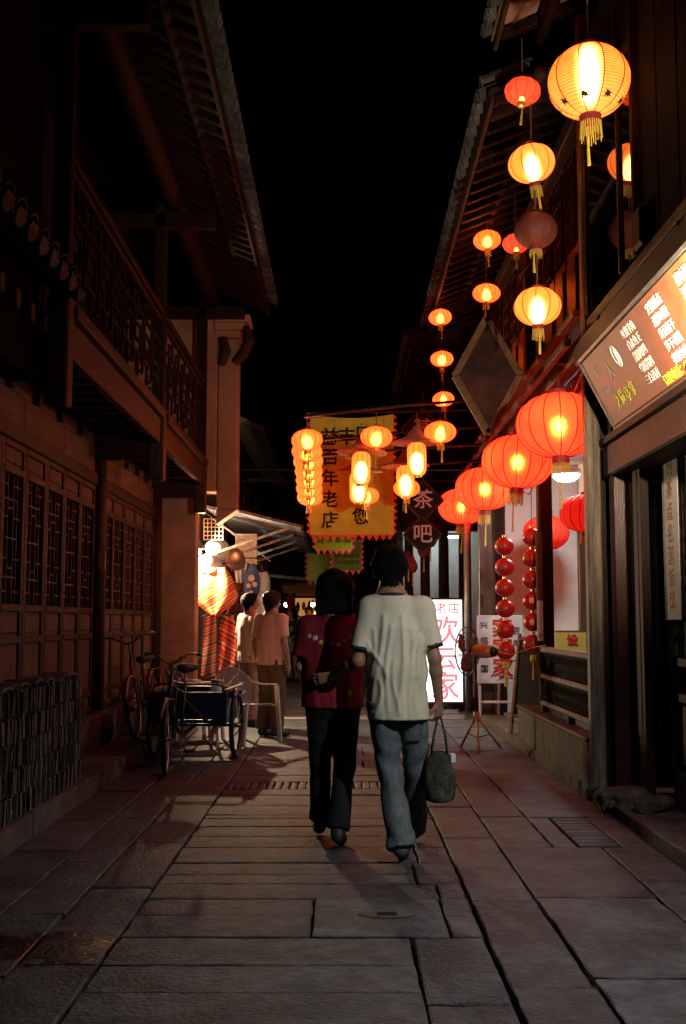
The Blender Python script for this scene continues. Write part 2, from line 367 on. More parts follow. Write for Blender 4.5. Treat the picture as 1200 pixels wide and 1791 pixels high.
    def mesh(s, name, m, smooth=False):
        me = bpy.data.meshes.new(name); me.from_pydata(s.v, [], s.f); me.update()
        bm = bmesh.new(); bm.from_mesh(me); bmesh.ops.recalc_face_normals(bm, faces=bm.faces); bm.to_mesh(me); bm.free()
        if m: me.materials.append(M[m] if isinstance(m, str) else m)
        if smooth:
            for p in me.polygons: p.use_smooth = True
        return me
    def obj(s, name, m, parent=None, smooth=False, loc=(0, 0, 0), rot=(0, 0, 0)):
        return inst(name, s.mesh(name, m, smooth), parent, loc, rot)

_T = {}
def text(name, body, size, m, parent, loc, rot=None, mtx=None, ext=0.002, sx=1.0, bold=0.0):
    """lettering as flat raised geometry, centred on loc"""
    k = (body, size, m, ext, sx, bold)
    if k not in _T:
        c = bpy.data.curves.new('lettering', 'FONT'); c.body = body; c.size = size; c.extrude = ext; c.offset = bold
        c.align_x = 'CENTER'; c.align_y = 'CENTER'; c.resolution_u = 3
        o = bpy.data.objects.new('lettering_tmp', c); COL.objects.link(o); o.scale = (1, 1, 1)
        bpy.context.view_layer.update()
        me = bpy.data.meshes.new_from_object(o.evaluated_get(bpy.context.evaluated_depsgraph_get()))
        bpy.data.objects.remove(o); bpy.data.curves.remove(c)
        me.transform(Matrix.Diagonal((sx, 1, 1, 1))); me.materials.clear(); me.materials.append(M[m]); me.name = 'lettering'
        _T[k] = me
    o = inst(name, _T[k], parent)
    if mtx is not None: o.matrix_local = mtx
    else: o.location = loc; o.rotation_euler = rot or (R(90), 0, 0)
    return o

# ------------------------------------------------------------------ soft bodies from distance fields
def surface_nets(V, org, h):
    ins = V < 0
    nx, ny, nz = V.shape
    cx = np.zeros((nx - 1, ny - 1, nz - 1), np.int8)
    corners = [(i, j, k) for i in (0, 1) for j in (0, 1) for k in (0, 1)]
    sl = lambda i, j, k: (slice(i, nx - 1 + i), slice(j, ny - 1 + j), slice(k, nz - 1 + k))
    for c in corners: cx += ins[sl(*c)]
    act = np.argwhere((cx > 0) & (cx < 8))
    idx = -np.ones(cx.shape, np.int64); idx[act[:, 0], act[:, 1], act[:, 2]] = np.arange(len(act))
    acc = np.zeros((len(act), 3)); cnt = np.zeros(len(act))
    for ax in range(3):
        for c in corners:
            if c[ax]: continue
            d = list(c); d[ax] = 1
            a = V[act[:, 0] + c[0], act[:, 1] + c[1], act[:, 2] + c[2]]; b = V[act[:, 0] + d[0], act[:, 1] + d[1], act[:, 2] + d[2]]
            m = (a < 0) != (b < 0)
            t = np.where(m, a / np.where(m, a - b, 1), 0)
            p = np.tile(np.array(c, float), (len(act), 1)); p[:, ax] = t
            acc[m] += p[m]; cnt[m] += 1
    vs = (act + acc / cnt[:, None]) * h + np.array(org)
    faces = []
    for ax in range(3):
        o1, o2 = [(1, 2), (2, 0), (0, 1)][ax]
        a = np.take(ins, range(0, V.shape[ax] - 1), ax); b = np.take(ins, range(1, V.shape[ax]), ax)
        e = np.argwhere(a != b)
        e = e[(e[:, o1] > 0) & (e[:, o2] > 0) & (e[:, o1] < V.shape[o1] - 1) & (e[:, o2] < V.shape[o2] - 1)]
        if not len(e): continue
        flip = ins[e[:, 0], e[:, 1], e[:, 2]]
        q = []
        for da, db in ((0, 0), (1, 0), (1, 1), (0, 1)):
            g = e.copy(); g[:, o1] -= da; g[:, o2] -= db
            q.append(idx[g[:, 0], g[:, 1], g[:, 2]])
        q = np.stack(q, 1)
        q[flip] = q[flip][:, ::-1]
        faces.append(q[:, ::-1])
    return vs, np.concatenate(faces)

def P(a, b, ra, rb=None, k=0.03, sx=1.0, sy=1.0, cuts=(), rz=0.0):
    return dict(a=np.array(a, float), b=np.array(b, float), ra=ra, rb=ra if rb is None else rb, k=k, sx=sx, sy=sy, cuts=cuts, rz=rz)
def body_mesh(name, prims, h, m, cuts=(), disp=None):
    """one continuous skin over tapered, blended limbs"""
    lo = np.min([np.minimum(p['a'], p['b']) - max(p['ra'], p['rb']) * max(1, p['sx'], p['sy']) for p in prims], 0) - 4 * h
    hi = np.max([np.maximum(p['a'], p['b']) + max(p['ra'], p['rb']) * max(1, p['sx'], p['sy']) for p in prims], 0) + 4 * h
    n = np.ceil((hi - lo) / h).astype(int) + 1
    V = np.full(n, 1.0, np.float32)
    ax = [lo[i] + h * np.arange(n[i]) for i in range(3)]
    for p in prims:
        mar = p['k'] * 1.5 + 3 * h + max(p['ra'], p['rb']) * max(1, p['sx'], p['sy'])
        s = []
        for i in range(3):
            i0 = int(max(0, (min(p['a'][i], p['b'][i]) - mar - lo[i]) // h)); i1 = int(min(n[i], (max(p['a'][i], p['b'][i]) + mar - lo[i]) // h + 2)); s.append(slice(i0, i1))
        X = ax[0][s[0]][:, None, None]; Y = ax[1][s[1]][None, :, None]; Z = ax[2][s[2]][None, None, :]
        ba = p['b'] - p['a']; L2 = max(1e-9, ba @ ba)
        px, py, pz = X - p['a'][0], Y - p['a'][1], Z - p['a'][2]
        t = np.clip((px * ba[0] + py * ba[1] + pz * ba[2]) / L2, 0, 1)
        qx, qy, qz = px - ba[0] * t, py - ba[1] * t, pz - ba[2] * t
        if p['rz']:
            c_, s_ = math.cos(p['rz']), math.sin(p['rz']); qx, qy = qx * c_ + qy * s_, -qx * s_ + qy * c_
        d = np.sqrt((qx / p['sx']) ** 2 + (qy / p['sy']) ** 2 + qz ** 2) - (p['ra'] + (p['rb'] - p['ra']) * t)
        for pt, nn in p['cuts']:
            d = np.maximum(d, (X - pt[0]) * nn[0] + (Y - pt[1]) * nn[1] + (Z - pt[2]) * nn[2])
        o = V[s[0], s[1], s[2]]
        k = p['k']
        if k > 0:
            hh = np.maximum(k - np.abs(o - d), 0) / k
            V[s[0], s[1], s[2]] = np.minimum(o, d) - hh * hh * k * 0.25
        else: V[s[0], s[1], s[2]] = np.minimum(o, d)
    X, Y, Z = ax[0][:, None, None], ax[1][None, :, None], ax[2][None, None, :]
    if disp is not None: V = V + disp(X, Y, Z).astype(np.float32)
    for pt, nn in cuts:
        V = np.maximum(V, (X - pt[0]) * nn[0] + (Y - pt[1]) * nn[1] + (Z - pt[2]) * nn[2])
    vs, fs = surface_nets(V, lo, h)
    me = bpy.data.meshes.new(name); me.from_pydata(vs.tolist(), [], fs.tolist()); me.update()
    bm = bmesh.new(); bm.from_mesh(me)
    bmesh.ops.smooth_vert(bm, verts=bm.verts, factor=0.5, use_axis_x=True, use_axis_y=True, use_axis_z=True)
    bmesh.ops.recalc_face_normals(bm, faces=bm.faces); bm.to_mesh(me); bm.free()
    for p_ in me.polygons: p_.use_smooth = True
    me.materials.append(M[m])
    return me
# ================================================================== THE SETTING: street
street = tag(MB().box(-60, 60, -20, 120, -0.12, -0.034).obj('street', 'earth'), kind='structure')

def slab_mesh(name, w, l, m, h=0.055, edge=0.004, jit=0.0042):
    """stone slab with a ragged, worn edge; origin at the centre of its top"""
    pts = []
    def side(p, q, n):
        for i in range(n):
            t = i / n; pts.append([p[0] + (q[0] - p[0]) * t, p[1] + (q[1] - p[1]) * t])
    n1 = max(3, int(w / 0.11)); n2 = max(3, int(l / 0.11))
    a, b = w / 2, l / 2
    side((-a, -b), (a, -b), n1); side((a, -b), (a, b), n2); side((a, b), (-a, b), n1); side((-a, b), (-a, -b), n2)
    N = len(pts)
    out = []; inn = []
    for i, (x, y) in enumerate(pts):
        jx, jy = random.gauss(0, jit), random.gauss(0, jit)
        corner = abs(abs(x) - a) < 1e-6 and abs(abs(y) - b) < 1e-6
        s = random.uniform(0.96, 0.985) if corner else 1
        x2 = max(-a, min(a, x * s + jx)); y2 = max(-b, min(b, y * s + jy))
        x2 = x2 if abs(abs(x) - a) < 1e-6 else x; y2 = y2 if abs(abs(y) - b) < 1e-6 else y
        if abs(abs(x) - a) < 1e-6: x2 = math.copysign(a - abs(jx) * 1.1, x)
        if abs(abs(y) - b) < 1e-6: y2 = math.copysign(b - abs(jy) * 1.1, y)
        e = edge * random.uniform(.7, 1.8)
        out.append((x2, y2, -e)); inn.append((math.copysign(max(0, abs(x2) - e * 1.2), x2), math.copysign(max(0, abs(y2) - e * 1.2), y2), random.uniform(-.0015, .0)))
    vs = [(x, y, -h) for x, y, z in out] + out + inn + [(0, 0, 0.001)]
    fs = []
    for i in range(N):
        j = (i + 1) % N
        fs += [(i, j, N + j, N + i), (N + i, N + j, 2 * N + j, 2 * N + i), (2 * N + i, 2 * N + j, 3 * N)]
    return MB().add(vs, fs).mesh(name, m)
def slab(x0, x1, y0, y1, m='slab', gap=0.007, tilt=0.004, name='paving_slab', z=0.0, parent=street, h=0.055):
    g = gap * random.uniform(.6, 1.6)
    me = slab_mesh(name, x1 - x0 - g, y1 - y0 - g, m, h)
    return inst(name, me, parent, ((x0 + x1) / 2, (y0 + y1) / 2, z + random.uniform(-.004, .002)), (random.uniform(-tilt, tilt), random.uniform(-tilt, tilt), random.uniform(-.004, .004)))
def strip(x0, x1, ys, **k):
    for a, b in zip(ys[:-1], ys[1:]): slab(x0, x1, a, b, **k)
# left: three rows of stone laid along the lane
strip(-1.93, -1.56, [3.3, 4.6, 5.35, 6.65, 7.6, 8.9, 10.1, 11.6, 13.0, 14.2, 15.3])
strip(-1.56, -1.27, [3.3, 4.35, 5.25, 6.35, 7.75, 8.8, 10.2, 11.2, 12.7, 14.0, 15.3])
strip(-1.27, -0.95, [3.2, 4.5, 5.75, 6.9, 8.4, 9.7, 10.8, 12.2, 13.6, 15.3])
# middle: long stones laid across
mid = [3.3, 3.72, 4.17, 4.50, 4.88, 5.23, 5.53, 5.84, 6.05, 6.33, 6.75, 7.10, 7.43, 7.72, 7.86, 8.27, 8.75, 9.05]
for a, b in zip(mid[:-1], mid[1:]):
    if b <= 4.9: slab(-0.95, 0.29, a, b)
    elif 4.9 < b <= 5.55: slab(-0.95, -0.135, a, b)
    elif b <= 5.9: slab(-0.95, 0.47, a, b)
    else:
        k = random.choice([0.38, 0.42, 0.36]); slab(-0.95, k, a, b); slab(k, 0.61, a, b) if b > 6.4 else slab(k, 0.61, a, b)
slab(-0.135, 0.46, 4.88, 5.53)                                    # the stone with the lifting hole
slab(0.29, 0.60, 3.3, 4.05); slab(0.29, 0.60, 4.05, 4.88); slab(0.46, 0.60, 4.88, 5.53); slab(0.47, 0.60, 5.53, 5.84)
# ribbed stone band
for i in range(24): slab(-0.95 + i * 0.065, -0.95 + (i + 1) * 0.065, 9.06, 9.45, gap=0.007, name='paving_rib')
y = 9.46
while y < 15.2:
    d = random.uniform(.36, .62); e = min(15.3, y + d)
    c1 = random.uniform(-.35, .2)
    slab(-0.95, c1, y, e); slab(c1, 0.61, y, e); y = e
# right rows
strip(0.61, 0.93, gap=.008, ys=[3.3, 4.22, 5.5, 7.04, 8.2, 9.6, 10.9, 12.2, 13.7, 15.3])
strip(0.93, 1.53, [3.4, 4.33, 5.55, 6.75], tilt=0.008, gap=.010)
strip(1.53, 1.84, [3.4, 4.7, 5.9, 6.75])
strip(0.93, 1.25, [6.75, 7.8, 9.2, 10.4, 11.6, 13.1, 14.2, 15.3])
strip(1.25, 1.84, [7.75, 8.9, 10.3, 11.7, 13.0, 14.2, 15.3])
slab(1.25, 1.40, 6.75, 7.75); slab(1.66, 1.84, 6.75, 7.75)
# lifting hole of the square stone
g = MB().lathe([(0.0, .0), (.055, .0), (.075, .004), (.09, .001)], 14).obj('lifting_ring', 'kerbstone', street, loc=(.20, 5.23, .004)); g.scale = (1.5, .8, 1)
MB().box(.07, .12, 5.2, 5.26, .0005, .004).obj('lifting_hole', 'earth', street)
MB().box(.155, .245, 5.205, 5.255, .0055, .0075).obj('lifting_hole', 'earth', street)
# iron drain cover by the right kerb
for i in range(9): MB().box(1.415, 1.645, 6.79 + i * .105, 6.875 + i * .105, -.019, .001, .004).obj('drain_bar', 'slab', street)
# plank walk beyond the stones
plank_walk = tag(MB().box(-2.2, 1.9, 15.32, 40, -.032, -.024).obj('plank_walk', 'earth'), kind='structure')
y = 15.34; sh = MB().box(-1.95, 1.7, 0, .155, -.03, 0.0, .006).mesh('plank', 'plank'); k = 0
while y < 30:
    inst('plank', sh, plank_walk, (random.uniform(-.05, .05), y, random.uniform(-.004, .006)), (0, 0, random.uniform(-.003, .003))); y += .172; k += 1

# kerbs and ledges, left and right
ledge_left = tag(MB().box(-2.30, -1.95, 2.5, 14.55, -.05, .105).obj('ledge_left', 'kerbstone'), kind='structure')
y = 2.6
while y < 14.3:
    l = random.uniform(.9, 1.6); e = min(14.55, y + l)
    slab(-2.32, -1.93, y, e, 'kerbstone', .006, .003, 'kerb_stone', .137, ledge_left, .19); y = e
sill_left = tag(MB().box(-2.9, -2.335, 2.5, 14.55, -.05, .40).obj('sill_left', 'kerbstone'), kind='structure')
y = 2.6
while y < 14.3:
    l = random.uniform(1.1, 1.7); e = min(14.55, y + l)
    slab(-2.62, -2.325, y, e, 'kerbstone', .006, .003, 'sill_stone', .43, sill_left, .17)
    y = e
kerb_right = tag(MB().box(1.90, 2.6, 2.5, 15.5, -.05, .04).obj('kerb_right', 'kerbstone'), kind='structure')
for a, b in zip([8.95, 10.2, 11.5, 12.6, 13.9], [10.2, 11.5, 12.6, 13.9, 15.4]): slab(1.85, 2.12, a, b, 'kerbstone', .006, .004, 'kerb_stone', .085, kerb_right, .14)
for a, b in zip([2.6, 4.4, 5.6, 6.5], [4.4, 5.6, 6.5, 7.62]): slab(1.90, 2.28, a, b, 'slab', .008, .006, 'kerb_stone', .055, kerb_right, .12)
shop_step = tag(MB().box(2.30, 3.2, 2.5, 7.9, -.05, .30, .012).obj('shop_step', 'kerbstone'), kind='structure')
veranda_floor = tag(MB().box(2.13, 3.3, 8.9, 15.0, -.05, .12, .01).obj('veranda_floor', 'kerbstone'), kind='structure')

# ================================================================== LEFT TIMBER HOUSE
lh = empty('timber_house', (-2.5, 7, 0), label='two-storey dark timber house with overhanging lattice balcony along the left side', cat='house')
def lp(name, mb, m, smooth=False): # part of the left house, given in world coordinates
    o = mb.obj(name, m, lh, smooth); o.location = (2.5, -7, 0); return o
COLY = (7.15, 11.05, 14.45)
# wall columns with stone drums
for yy in COLY:
    lp('column', MB().tube([(-2.45, yy, .45), (-2.45, yy, 2), (-2.45, yy, 3.2)], [.105, .1, .095], 14), 'timber', True)
    lp('column_base', MB().lathe([(0, .13), (.13, .13), (.185, .2), (.19, .3), (.15, .4), (.11, .46), (0, .46)], 16, (-2.43, yy, 0)), 'kerbstone', True)
# notice tag on the column
lp('paper_tag', MB().box(-2.40, -2.335, 10.945, 10.96, 1.83, 1.99), 'plastic_pink')
# near-black sheet standing in for the dark of the rooms behind the lattice
lp('inner_wall', MB().box(-2.75, -2.62, 5, 14.45, .4, 3.3), 'near_black')
# door leaves
LW = .56
fr = MB()
for yy in (0.0, LW - .055): fr.box(-.03, .03, yy, yy + .055, 0, 2.2, .006)
for z0, z1 in ((0, .06), (.15, .20), (.70, .755), (.94, .995), (1.955, 2.01), (2.15, 2.2)): fr.box(-.034, .034, .052, LW - .052, z0, z1, .006)
fr = fr.mesh('door_leaf', 'timber')
def lattice_mesh(y0, y1, z0, z1, m, t=.014, d=.02):
    b = MB(); W = y1 - y0; Hh = z1 - z0
    for k in (.17, .36, .64, .83): b.box(-d / 2, d / 2, y0 + W * k - t / 2, y0 + W * k + t / 2, z0, z1)
    for j, k in enumerate((.09, .2, .34, .5, .66, .8, .91)):
        z = z0 + Hh * k
        if j % 2 == 0:
            b.box(-d / 2 - .002, d / 2 + .002, y0, y0 + W * .36, z - t / 2, z + t / 2); b.box(-d / 2 - .002, d / 2 + .002, y0 + W * .64, y1, z - t / 2, z + t / 2)
        else:
            b.box(-d / 2 - .002, d / 2 + .002, y0 + W * .17, y0 + W * .83, z - t / 2, z + t / 2)
    for k in (.27, .73):
        b.box(-d / 2 - .003, d / 2 + .003, y0 + W * .36, y0 + W * .64, z0 + Hh * k - t / 2, z0 + Hh * k + t / 2)
    return b.mesh('lattice', m)
lat = lattice_mesh(.05, LW - .05, 1.0, 1.96, 'timber_panel')
def panel_mesh(z0, z1):
    b = MB().box(-.012, .010, .05, LW - .05, z0, z1); b.box(.010, .022, .085, LW - .085, z0 + .03, z1 - .03, .008); return b.mesh('panel', 'timber_panel')
pan = [panel_mesh(a, b_) for a, b_ in ((.055, .155), (.195, .705), (.75, .945), (2.005, 2.155))]
for y0, y1, n in ((11.17, 14.33, 5), (7.28, 10.93, 6)):
    st = (y1 - y0) / n
    for i in range(n):
        o = inst('door_leaf', fr, lh, (2.5 - 2.47 + random.uniform(-.004, .004), y0 + i * st - 7 + (st - LW) / 2, .46), (0, 0, 0), (1, st / LW * .985, 1))
        inst('lattice', lat, o)
        for p_ in pan: inst('panel', p_, o, (random.uniform(-.002, .002), 0, 0))
    # header boards over the leaves
    nb = 3
    for j in range(nb):
        lp('header_board', MB().box(-2.50, -2.455, y0 - .02 + j * (y1 - y0 + .04) / nb + .004, y0 - .02 + (j + 1) * (y1 - y0 + .04) / nb - .004, 2.79, 3.04, .006), 'timber_pale')
    lp('lintel', MB().box(-2.53, -2.42, y0 - .02, y1 + .02, 2.665, 2.785, .01), 'timber_y')
    # bracket boards up to the floor
    for j in range(5):
        a = y0 + j * (y1 - y0) / 5
        lp('upper_board', MB().box(-2.505, -2.465, a + .01, a + (y1 - y0) / 5 - .01, 3.045, 3.20, .005), 'timber_pale')
        lp('joist_end', MB().box(-2.46, -2.415, a + .02, a + .10, 3.045, 3.17, .004), 'timber')
# floor joists under the balcony
y = 5.1
while y < 14.4:
    lp('joist', MB().box(-2.46, -1.90, y, y + .09, 3.165, 3.275, .006), 'timber'); y += .31
lp('floor_boards', MB().box(-2.9, -1.84, 7.06, 14.5, 3.28, 3.33), 'timber_y')
# outer beam, hanging posts, balcony sill
for a, b_ in ((7.25, 10.93), (11.13, 14.45)):
    lp('balcony_beam', MB().box(-1.89, -1.81, a, b_, 3.085, 3.335, .012), 'timber_y')
    lp('balcony_sill', MB().box(-1.90, -1.76, a, b_, 3.34, 3.425, .012), 'timber_y')
for yy in (7.15, 11.03, 14.4):
    lp('hanging_post', MB().box(-1.93, -1.78, yy - .085, yy + .085, 2.72, 3.44, .015), 'timber')
    lp('cross_beam', MB().box(-2.46, -1.93, yy - .06, yy + .06, 2.93, 3.15, .012), 'timber_y')
    lp('balcony_post', MB().box(-1.91, -1.79, yy - .06, yy + .06, 3.445, 5.62, .012), 'timber_shaded')
# balcony railing: meander lattice
def rail_mesh(L):
    b = MB(); t = .022
    def H(y0, y1, z): b.box(-.014, .014, y0, y1, z - t / 2, z + t / 2)
    def Vv(y, z0, z1): b.box(-.012, .012, y - t / 2, y + t / 2, z0, z1)
    u = .43; n = max(1, int(L / u)); u = L / n
    for i in range(n):
        a = i * u
        Vv(a + u * .5, 0, .22); Vv(a + u * .5, .62, .84); Vv(a + t, .1, .74)
        H(a + .02, a + u * .8, .22); H(a + u * .2, a + u - .01, .62); Vv(a + u * .2, .35, .62); Vv(a + u * .8, .22, .49)
        H(a + u * .2, a + u * .62, .35); H(a + u * .38, a + u * .8, .49); H(a, a + u * .2, .74); H(a + u * .8, a + u, .1)
    return b
lp('near_wall', MB().box(-2.15, -1.97, 3.4, 7.05, 2.86, 6.3), 'near_black')
for a, b_ in ((7.22, 10.96), (11.1, 14.33)):
    lp('railing_lattice', rail_mesh(b_ - a).xf(Matrix.Translation((-1.84, a, 3.49))), 'timber_shaded')
    lp('handrail', MB().box(-1.885, -1.795, a, b_, 4.40, 4.46, .012), 'timber_shaded')
    lp('mid_rail', MB().box(-1.865, -1.815, a, b_, 4.33, 4.37, .006), 'timber_y')
    lp('bottom_rail', MB().box(-1.87, -1.81, a, b_, 3.445, 3.485, .006), 'timber_y')
# upstairs wall of boards and shutters
lp('upper_wall', MB().box(-2.95, -2.86, 3.5, 14.5, 3.33, 6.4), 'timber_dark')
for i in range(12):
    a = 7.3 + i * .59
    lp('shutter', MB().box(-2.855, -2.82, a, a + .54, 3.5, 5.2, .01), 'timber_shaded')
# eave beams and roof
lp('eave_beam', MB().tube([(-1.72, 5.5, 5.62), (-1.72, 9, 5.60), (-1.72, 14.6, 5.56)], .105, 12), 'timber_shaded', True)
lp('eave_purlin', MB().tube([(-1.28, 3.5, 5.72), (-1.28, 14.6, 5.66)], .05, 10), 'timber_shaded', True)
for yy in (7.15, 11.03, 14.4): lp('tie_beam', MB().box(-2.86, -1.3, yy - .06, yy + .06, 5.3, 5.46, .012), 'timber_shaded')
SL = .42
raf = MB().bar((0, 0, 0), (-2.3, 0, 2.3 * SL), .07, .06, c=.006).mesh('rafter', 'timber_shaded')
y = 4.0
while y < 14.9:
    inst('rafter', raf, lh, (2.5 - 1.04, y - 7, 5.60 - (y - 5) * .007)); y += .235
lp('roof_boards', MB().add([(-1.0, 3.6, 5.655), (-1.0, 15, 5.58), (-3.6, 15, 5.58 + 2.6 * SL), (-3.6, 3.6, 5.655 + 2.6 * SL), (-1.0, 3.6, 5.69), (-1.0, 15, 5.615), (-3.6, 15, 5.615 + 2.6 * SL), (-3.6, 3.6, 5.69 + 2.6 * SL)], [(0, 1, 2, 3), (4, 7, 6, 5), (0, 4, 5, 1), (2, 6, 7, 3), (1, 5, 6, 2), (0, 3, 7, 4)]), 'timber_dark')
lp('eave_board', MB().bar((-1.03, 3.6, 5.63), (-1.03, 15, 5.555), .03, .09), 'timber_shaded')
def tile_arc(L, w, up, name, m, lip=True):
    """curved roof tile, length L down the slope (along -x), lip hanging at the eave"""
    b = MB(); n = 7; vs = []; fs = []
    for e in (0, 1):
        for th in (0, .014):
            for i in range(n):
                t = math.pi * (.12 + .76 * i / (n - 1)); r = w / 2 + th
                vs.append((-L * e, r * math.cos(t), (r * math.sin(t) - w * .2) * up))
    for th in (0, 1):
        for i in range(n - 1): fs.append((th * n + i, th * n + i + 1, 2 * n + th * n + i + 1, 2 * n + th * n + i))
    for i in range(n - 1): fs.append((i, n + i, n + i + 1, i + 1))
    b.add(vs, fs)
    if lip:
        vs = [(0.004, -w * .42, .01 * up), (0.004, w * .42, .01 * up)]
        for i in range(6): t = math.pi * i / 5; vs.append((0.006, w * .42 * math.cos(t), -.075 * math.sin(t) * (1 if up < 0 else .6)))
        n0 = len(vs); b.add(vs + [(x + .012, y_, z_) for x, y_, z_ in vs], [tuple(range(n0))[::-1], tuple(range(n0, 2 * n0))] + [(i, (i + 1) % n0, n0 + (i + 1) % n0, n0 + i) for i in range(n0)])
    return b.mesh(name, m)
tile_up = tile_arc(.45, .15, 1, 'eave_tile', 'roof_tile'); tile_dn = tile_arc(.5, .19, -1, 'drip_tile', 'roof_tile')
y = 5.0
while y < 14.9:
    z = 5.72 - (y - 5) * .007
    inst('eave_tile', tile_up, lh, (2.5 - .93, y - 7, z + .07), (0, math.atan(SL), 0)); inst('drip_tile', tile_dn, lh, (2.5 - .90, y + .11 - 7, z + .02), (0, math.atan(SL), 0)); y += .22

# nearer low eave with its tile ends, left edge of the picture
le = empty('low_tiled_eave', (-1.9, 5, 3.4), label='low tiled eave with scalloped tile ends at the left edge before the balcony', cat='roof')
def ep(name, me, loc, rot=(0, 0, 0)): return inst(name, me, le, (loc[0] + 1.9, loc[1] - 5, loc[2] - 3.4), rot)
inst('eave_slab', MB().add([(-1.80, 3.6, 3.42), (-1.80, 7.0, 3.42), (-2.6, 7.0, 3.78), (-2.6, 3.6, 3.78), (-1.80, 3.6, 3.46), (-1.80, 7.0, 3.46), (-2.6, 7.0, 3.82), (-2.6, 3.6, 3.82)], [(0, 1, 2, 3), (4, 7, 6, 5), (0, 4, 5, 1), (2, 6, 7, 3), (1, 5, 6, 2), (0, 3, 7, 4)]).mesh('eave_slab', 'timber_dark'), le, (1.9, -5, -3.4))
t2 = tile_arc(.4, .17, 1, 'eave_tile', 'roof_tile'); t3 = tile_arc(.42, .2, -1, 'drip_tile', 'roof_tile')
for i in range(15):
    yy = 3.75 + i * .228
    ep('eave_tile', t2, (-1.73, yy, 3.53), (0, .42, 0)); ep('drip_tile', t3, (-1.70, yy + .114, 3.47), (0, .42, 0))

# white plastered fire wall at the end of the house
fw = empty('plaster_fire_wall', (-2.2, 14.8, 0), label='tall red-lit plaster fire wall closing off the timber house', cat='wall')
def fp(name, mb, m): o = mb.obj(name, m, fw); o.location = (2.2, -14.8, 0); return o
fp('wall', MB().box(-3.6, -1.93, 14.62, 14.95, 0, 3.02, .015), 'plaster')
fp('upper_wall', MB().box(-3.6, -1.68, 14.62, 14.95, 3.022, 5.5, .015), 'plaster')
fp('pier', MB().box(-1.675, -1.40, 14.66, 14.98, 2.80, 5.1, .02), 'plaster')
fp('pier_corbel', MB().add([(-1.675, 14.66, 2.6), (-1.675, 14.98, 2.6), (-1.40, 14.98, 2.795), (-1.40, 14.66, 2.795), (-1.675, 14.66, 2.795), (-1.675, 14.98, 2.795)], [(0, 1, 2, 3), (0, 3, 4), (1, 5, 2), (3, 2, 5, 4), (0, 4, 5, 1)]), 'plaster')
for i in range(3): fp('cornice_step', MB().box(-1.72, -1.38 + i * .07, 14.6 - i * .03, 15.0, 5.105 + i * .1, 5.2 + i * .1, .01), 'plaster')
cx = MB()
fp('carved_bracket', MB().tube([(-1.44, 14.6, 4.75), (-1.34, 14.6, 4.85), (-1.25, 14.6, 5.05), (-1.30, 14.6, 5.25)], [.05, .07, .08, .05], 10), 'timber')
fp('carved_bracket', MB().tube([(-1.62, 14.6, 4.72), (-1.56, 14.6, 4.9), (-1.60, 14.6, 5.1)], [.045, .07, .05], 10), 'timber')
fp('wall_base', MB().box(-3.6, -1.90, 14.58, 14.97, 0, .35, .015), 'kerbstone')

# waist-high stack of grey roof tiles on the ledge
ts = empty('tile_stack_wall', (-2.1, 7.0, .14), label='waist-high wall of grey roof tiles stacked on edge at the lower left', cat='wall')
def tiles_mesh(k):
    b = MB(); n = 5; r = .09; vs = []; 
    for e in (0, .018):
        for zz in (0, .2):
            for i in range(n):
                t = (i / (n - 1) - .5); vs.append((t * .16, e + .02 * (1 - 4 * t * t) + random.uniform(-.002, .002), zz))
    fs = []
    for e in (0, 1):
        for i in range(n - 1): a = e * 2 * n + i; fs.append((a, a + 1, a + n + 1, a + n))
    for i in range(n - 1):
        fs.append((i, i + 1, 2 * n + i + 1, 2 * n + i)); fs.append((n + i, n + i + 1, 3 * n + i + 1, 3 * n + i))
    fs += [(0, n, 3 * n, 2 * n), (n - 1, 2 * n - 1, 4 * n - 1, 3 * n - 1)]
    return b.add(vs, fs).mesh('stacked_tile', 'grey_tile')
tm = [tiles_mesh(k) for k in range(4)]
inst('core', MB().box(-.28, .035, -2.5, 1.43, 0, .74).mesh('core', 'earth'), ts)
cnt = 0
for row in range(5):
    y = 1.50; rx = random.uniform(-.016, .016); z0 = .003
    while y > -.62:
        d = random.uniform(.030, .046)
        hh = random.uniform(.70, .80)
        o = inst('stacked_tile', tm[cnt % 4], ts, (.05 + rx + random.uniform(-.022, .012), y, row * .155 + random.uniform(0, .004)), (random.uniform(-.07, .07), random.uniform(-.05, .05), random.uniform(-.12, .12)), (1, random.uniform(1.0, 1.5), hh * random.uniform(.92, 1.0)))
        cnt += 1; y -= d
# coping of loose tiles lying on top
for i in range(9):
    inst('coping_tile', tm[i % 4], ts, (-.13 + random.uniform(-.03, .03), 1.35 - i * .23, .765 + random.uniform(0, .012)), (R(90) + random.uniform(-.06, .06), 0, R(90) + random.uniform(-.15, .15)), (1.6, 1, 1.1))
# ================================================================== RIGHT: SHOP WITH LIT SIGN
sh_ = empty('timber_shop', (2.2, 7, 0), label='dark timber shop front at the right edge below the lit menu sign', cat='shop')
def sp(name, mb, m, smooth=False): o = mb.obj(name, m, sh_, smooth); o.location = (-2.2, -7, 0); return o
sp('corner_post', MB().bar((1.935, 8.60, 0.0), (1.935, 8.60, 6.2), .11, .12, (0, 1, 0), .014), 'timber_worn')
sp('jamb_board', MB().box(1.992, 2.128, 8.60, 8.64, 0, 3.3), 'timber_dark')
sp('door_post', MB().box(2.02, 2.12, 8.30, 8.42, 0.05, 3.0, .012), 'lacquer')
sp('side_wall', MB().box(2.13, 2.19, 7.95, 8.66, 0.05, 3.3), 'timber_dark')
sp('wall_panel', MB().box(2.125, 2.145, 8.02, 8.24, .5, 2.6, .006), 'timber_dark')
sp('shop_wall', MB().box(2.36, 2.46, 2.5, 8.6, .30, 3.0), 'near_black')
